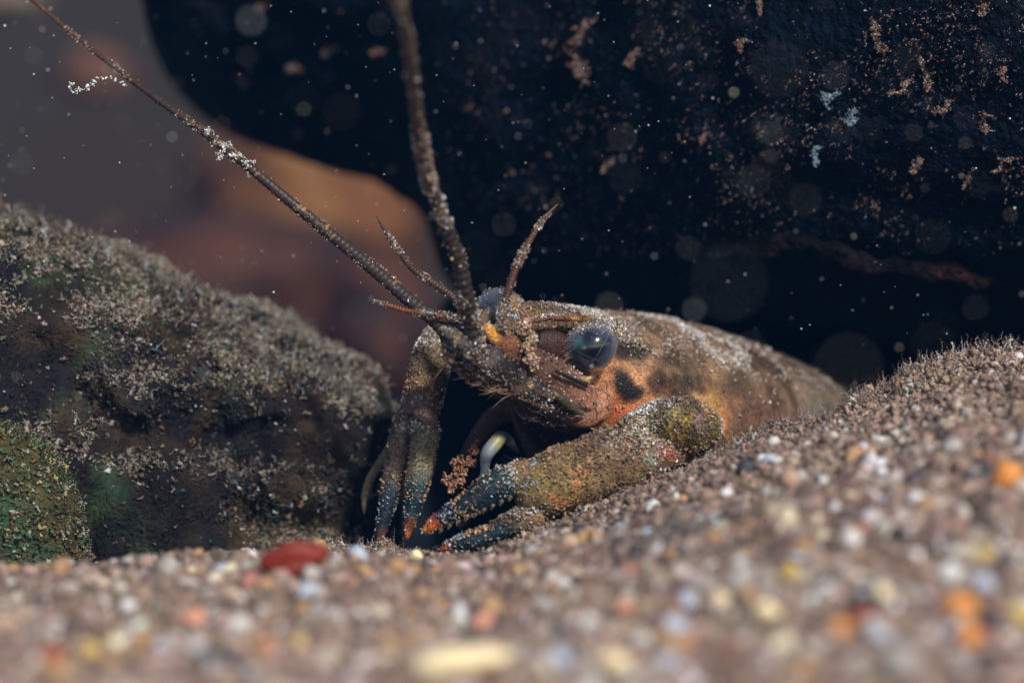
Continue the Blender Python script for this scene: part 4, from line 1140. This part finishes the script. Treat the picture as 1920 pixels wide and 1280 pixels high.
# raised claw on the far side, hanging down beside the boulder
claw2, v2, f2, _ = limb('claw', [at(826, 622, .7), at(812, 665, .6), at(800, 710, .5), at(792, 755, .42), at(782, 790, .38)], [.09, .13, .135, .13, .10], [.1, .14, .15, .14, .1],
     mix([(0, (104, 96, 88)), (.3, (110, 92, 60)), (.7, (104, 82, 62)), (1, (128, 96, 88))], 7, 210, (70, 56, 44)), 'skin', 60, 28, seed=210, rough=.06, dustn=900, dsize=.011)
m2_, v3, f3, _ = limb('movable_finger', [at(797, 782, .32), at(797, 812, .3), at(791, 860, .28), at(783, 905, .25), at(774, 950, .22), at(768, 980, .2), at(762, 1012, .18)],
     [.075, .098, .09, .077, .055, .04, .012], [.08, .1, .09, .07, .05, .04, .012], mix([(0, (110, 84, 76)), (.05, (44, 78, 64)), (.14, (120, 114, 90)), (.42, (126, 116, 94)), (.54, (26, 70, 74)), (.64, (12, 46, 58)), (.8, (14, 32, 42)), (.88, (110, 56, 40)), (.94, (180, 100, 46)), (1, (150, 88, 46))], 9, 213, (70, 62, 50), .2), 'skin', 110, 30, seed=213, parent=claw2, rough=.05, exp=1.7, dustn=420, dsize=.0105)
m3_, v4, f4, _ = limb('fixed_finger', [at(772, 745, .5), at(758, 800, .45), at(745, 860, .42), at(733, 915, .4), at(722, 965, .36), at(714, 1000, .34), at(710, 1022, .32)],
     [.06, .085, .085, .072, .05, .034, .01], [.07, .09, .09, .07, .05, .034, .01], mix([(0, (112, 90, 72)), (.4, (112, 98, 84)), (.58, (74, 74, 72)), (.68, (12, 42, 62)), (.84, (16, 32, 44)), (.9, (90, 50, 36)), (1, (150, 84, 56))], 9, 217, (70, 58, 50), .25), 'skin', 100, 30, seed=217, parent=claw2, rough=.05, exp=1.7, dustn=420, dsize=.0105)
limb('arm', [at(830, 620, .72), at(850, 640, .9), at(900, 690, 1.2), at(960, 730, 1.5)], [.10, .12, .13, .12], None, mix([(0, (90, 76, 66)), (1, (60, 44, 38))], 8, 219), 'skin', 40, 20, seed=219, parent=claw2)
limb('joint', [at(806, 776, .33), at(797, 784, .3), at(790, 792, .3)], [.07, .105, .08], [.08, .105, .08], mix([(0, (110, 86, 78)), (1, (120, 92, 84))], 10, 833), 'skin', 20, 24, seed=833, parent=claw2, rough=.03)
# walking legs
limb('walking_leg', [at(755, 800, .9), at(725, 850, .85), at(697, 892, .8), at(686, 925, .75), at(682, 965, .7)], [.04, .036, .032, .03, .01], None,
     mix([(0, (120, 108, 80)), (.5, (132, 116, 86)), (1, (110, 96, 80))], 8, 221), 'skin', 40, 14, seed=221, rough=.02)
pale = mix([(0, (60, 58, 56)), (.2, (110, 120, 122)), (.3, (180, 182, 120)), (.36, (60, 84, 86)), (.44, (70, 96, 98)), (.5, (200, 186, 120)), (.55, (150, 162, 172)), (.64, (90, 100, 110)), (.68, (140, 156, 168)), (.85, (110, 126, 138)), (.93, (160, 158, 80)), (1, (180, 180, 90))], 6, 224)
limb('walking_leg', [at(972, 850, .3), at(956, 828, .1), at(940, 820, -.02), at(926, 834, -.06), at(912, 854, -.08), at(908, 882, -.04), at(900, 910, .0), at(888, 935, .05)], [.015, .03, .046, .05, .044, .026, .025, .02], None, pale, 'clear', 60, 18, seed=224, rough=.01)
limb('walking_leg', [at(1010, 880, 1.5), at(960, 900, 1.3), at(900, 940, 1.1), at(860, 990, .9)], [.07, .06, .05, .03], None, mix([(0, (60, 44, 40)), (1, (70, 56, 50))], 8, 227), 'skin', 40, 14, seed=227)
limb('walking_leg', [at(1060, 820, 1.4), at(990, 770, 1.4), at(930, 780, 1.3), at(880, 850, 1.2), at(850, 930, 1.1)], [.08, .08, .075, .06, .04], None, mix([(0, (70, 46, 40)), (.4, (104, 76, 70)), (1, (60, 48, 44))], 8, 230), 'skin', 60, 16, seed=230)
# silt on the back of the shell
def back_w(P, N):
    hgt = (P - (E0 - f_ * ((E0 - P) @ f_)[:, None])) @ u_
    tt = (E0 - P) @ f_
    top_ = smooth_interp(T_, U_, np.clip(tt, T_[0], T_[-1]))
    return (.012 + 1.0 * sstep(-.17, -.02, hgt - top_ - .12 * (((P - E0) @ l_) > 0)) * sstep(.40, .6, fbm(P, 6, 3, 240))) * (tt > .05) * (tt < 6)
dust(Vb, Fb, 7000, .0075, 2400, back_w, 3, Vb.mean(0), probs=(26, 34, 6, 28, 7, 4))
a = join(dust_parts)
tag(link('silt_dusting', a[0], a[1], M['silt'], crayfish, a[2], False), kind='stuff')
# bristles: fringe below the rostrum, under the head and on the mouthparts
hv = []
def hair(p0, d, ln, rad, seed):
    d = np.asarray(d, float); d /= np.linalg.norm(d)
    r_ = np.random.default_rng(seed); b = r_.normal(size=3) * .25
    pts = [p0, p0 + (d + b * .3) * ln * .5, p0 + (d + b) * ln]
    v, f, s, _ = tube(pts, [rad, rad * .8, rad * .3], None, 7, 4)
    c = np.broadcast_to(srgb(150, 120, 100) if seed % 3 else srgb(96, 70, 56), v.shape)
    T = np.vstack([f[:, [0, 1, 2]], f[:, [0, 2, 3]]])
    hv.append((v, T, c))
for k in range(26):
    x = 1012 + 48 * RNG.random(); y = 640 + 50 * RNG.random()
    hair(at(x, y, -.14), (.8, -.3, .5), .09 + .05 * RNG.random(), .0028, k)
for k in range(60):
    tt = RNG.random(); x = 838 + 130 * tt; y = 640 + 95 * tt + RNG.normal() * 8
    hair(at(x, y + 12, -.5), (-.6, -.4, -.3 + .6 * RNG.random()), .10 + .08 * RNG.random(), .003, k + 50)
for k in range(30):
    tt = RNG.random(); x = 905 + 60 * tt; y = 850 + 60 * RNG.random()
    hair(at(x + 30, y, .3), (.8, -.2, -.5), .12 + .1 * RNG.random(), .003, k + 150)
for k in range(12):
    tt = RNG.random(); hair(at(1135 + 10 * RNG.random(), 680 + 100 * tt, -.02), (-.2, -.6, .3), .07, .003, k + 250)
a = join(hv)
tag(link('bristles', a[0], a[1], M['silt'], crayfish, a[2], True), kind='stuff')

# ------------------------------------------------------------------ loose flocs near the animal
def tree_clump(x, y, dep, n, size, direction, stretch, seed, label, col=None, thread=False):
    detritus(x, y, n, size, direction, stretch, seed, label, col=col, thread=thread, P0=at(x, y, dep), spread=1.6, name='silt_floc', cat='silt floc')
BR = [srgb(150, 106, 82), srgb(124, 86, 66), srgb(170, 130, 104)]
q = np.vstack([path_interp([at(*p_) for p_ in ln_], 46) for ln_ in (((846, 925, .1), (850, 895, .1), (862, 868, .12)), ((858, 905, .1), (876, 880, .1), (886, 838, .12)), ((846, 915, .1), (838, 896, .08), (832, 884, .06)))]
              + [clump(at(x, y, .1), 130, .0095, (.2, 0, 1), .6, 600 + k) for k, (x, y) in enumerate(((848, 912), (852, 892), (860, 874), (868, 890), (880, 866), (885, 846), (840, 900), (862, 905)))])
V, F, C = grains(q, np.random.default_rng(601).uniform(.005, .0125, len(q)), palette(len(q), BR, [1, 1, 1], 602, .35), 603)
tag(link('silt_floc', V, F, M['silt'], None, C, False), 'brown branching floc standing between the two claws', 'silt floc')
pp = [(134, 158), (130, 163), (134, 170), (142, 172), (150, 168), (158, 168), (166, 164), (174, 158), (176, 152), (184, 147), (190, 145), (198, 147), (208, 147), (216, 151), (226, 155), (232, 160)]
q = np.vstack([clump(at(x, y, -.05), (5 if i < 9 else 2), .011, (1, 0, 0), .2, 610 + i) for i, (x, y) in enumerate(pp)])
V, F, C = grains(q, RNG.uniform(.006, .013, len(q)), palette(len(q), [srgb(200, 214, 220), srgb(170, 190, 200), srgb(220, 214, 200)], [1, 1, 1], 611), 612)
tag(link('silt_thread', V, F, M['silt'], None, C, False), 'curled white thread drifting beside the long antenna', 'silt thread')

# particles drifting in the water: mostly fine, a few close to the lens
r = np.random.default_rng(700)
Ps, Ss = [], []
for k in range(520):
    y = r.uniform(-2.5, 3.5)
    Ps.append(at(r.uniform(0, 1920), r.uniform(0, 760), y)); Ss.append(.0035 + .006 * r.random() ** 3)
for k in range(90):
    y = r.uniform(-8, -2.5)
    Ps.append(at(r.uniform(-50, 1970), r.uniform(0, 800), y)); Ss.append(.006 + .008 * r.random() ** 2)
for (x, y, d, s_) in ((1365, 530, -11.5, .028), (1590, 690, -11, .026), (1460, 130, -10, .024), (1240, 118, -8.5, .02), (1435, 240, -7, .016), (890, 470, -8.5, .016), (1290, 465, -6, .014), (470, 40, -7, .03), (1700, 110, -7, .02),
                      (640, 210, -8, .018), (415, 235, -5, .022), (1215, 60, -6, .014), (350, 340, -5, .014), (230, 230, -5, .012), (1750, 650, -9, .02), (1410, 640, -6, .014)):
    Ps.append(at(x, y, d)); Ss.append(s_ * .55)
Ps = np.array(Ps); Ss = np.array(Ss)
V, F, C = grains(Ps, Ss, palette(len(Ps), [srgb(190, 196, 204), srgb(170, 160, 150), srgb(210, 205, 196)], [1, 1, 1], 701), 702)
tag(link('drifting_particles', V, F, M['silt'], None, C, False), 'fine pale particles drifting in the dark water', 'particles', kind='stuff')

# ------------------------------------------------------------------ water: thin blue veil around everything
hx0, hx1, hy0, hy1, hz0, hz1 = -75, 75, -50, 130, -110, 70
HV = np.array([[x, y, z] for x in (hx0, hx1) for y in (hy0, hy1) for z in (hz0, hz1)], float)
HF = np.array([[0, 1, 3, 2], [4, 6, 7, 5], [0, 4, 5, 1], [2, 3, 7, 6], [0, 2, 6, 4], [1, 5, 7, 3]])
hm = bpy.data.materials.new('water_haze'); hm.use_nodes = True
hn = hm.node_tree
for nd in list(hn.nodes):
    if nd.type != 'OUTPUT_MATERIAL': hn.nodes.remove(nd)
pv = hn.nodes.new('ShaderNodeVolumePrincipled')
pv.inputs['Color'].default_value = (0.06, 0.40, 1.0, 1)
pv.inputs['Density'].default_value = 0.0009
hn.links.new(pv.outputs[0], hn.nodes['Material Output'].inputs['Volume'])
tag(link('haze', HV, HF, hm, None, None, False), 'thin blue veil of slightly murky water', 'haze', kind='stuff')
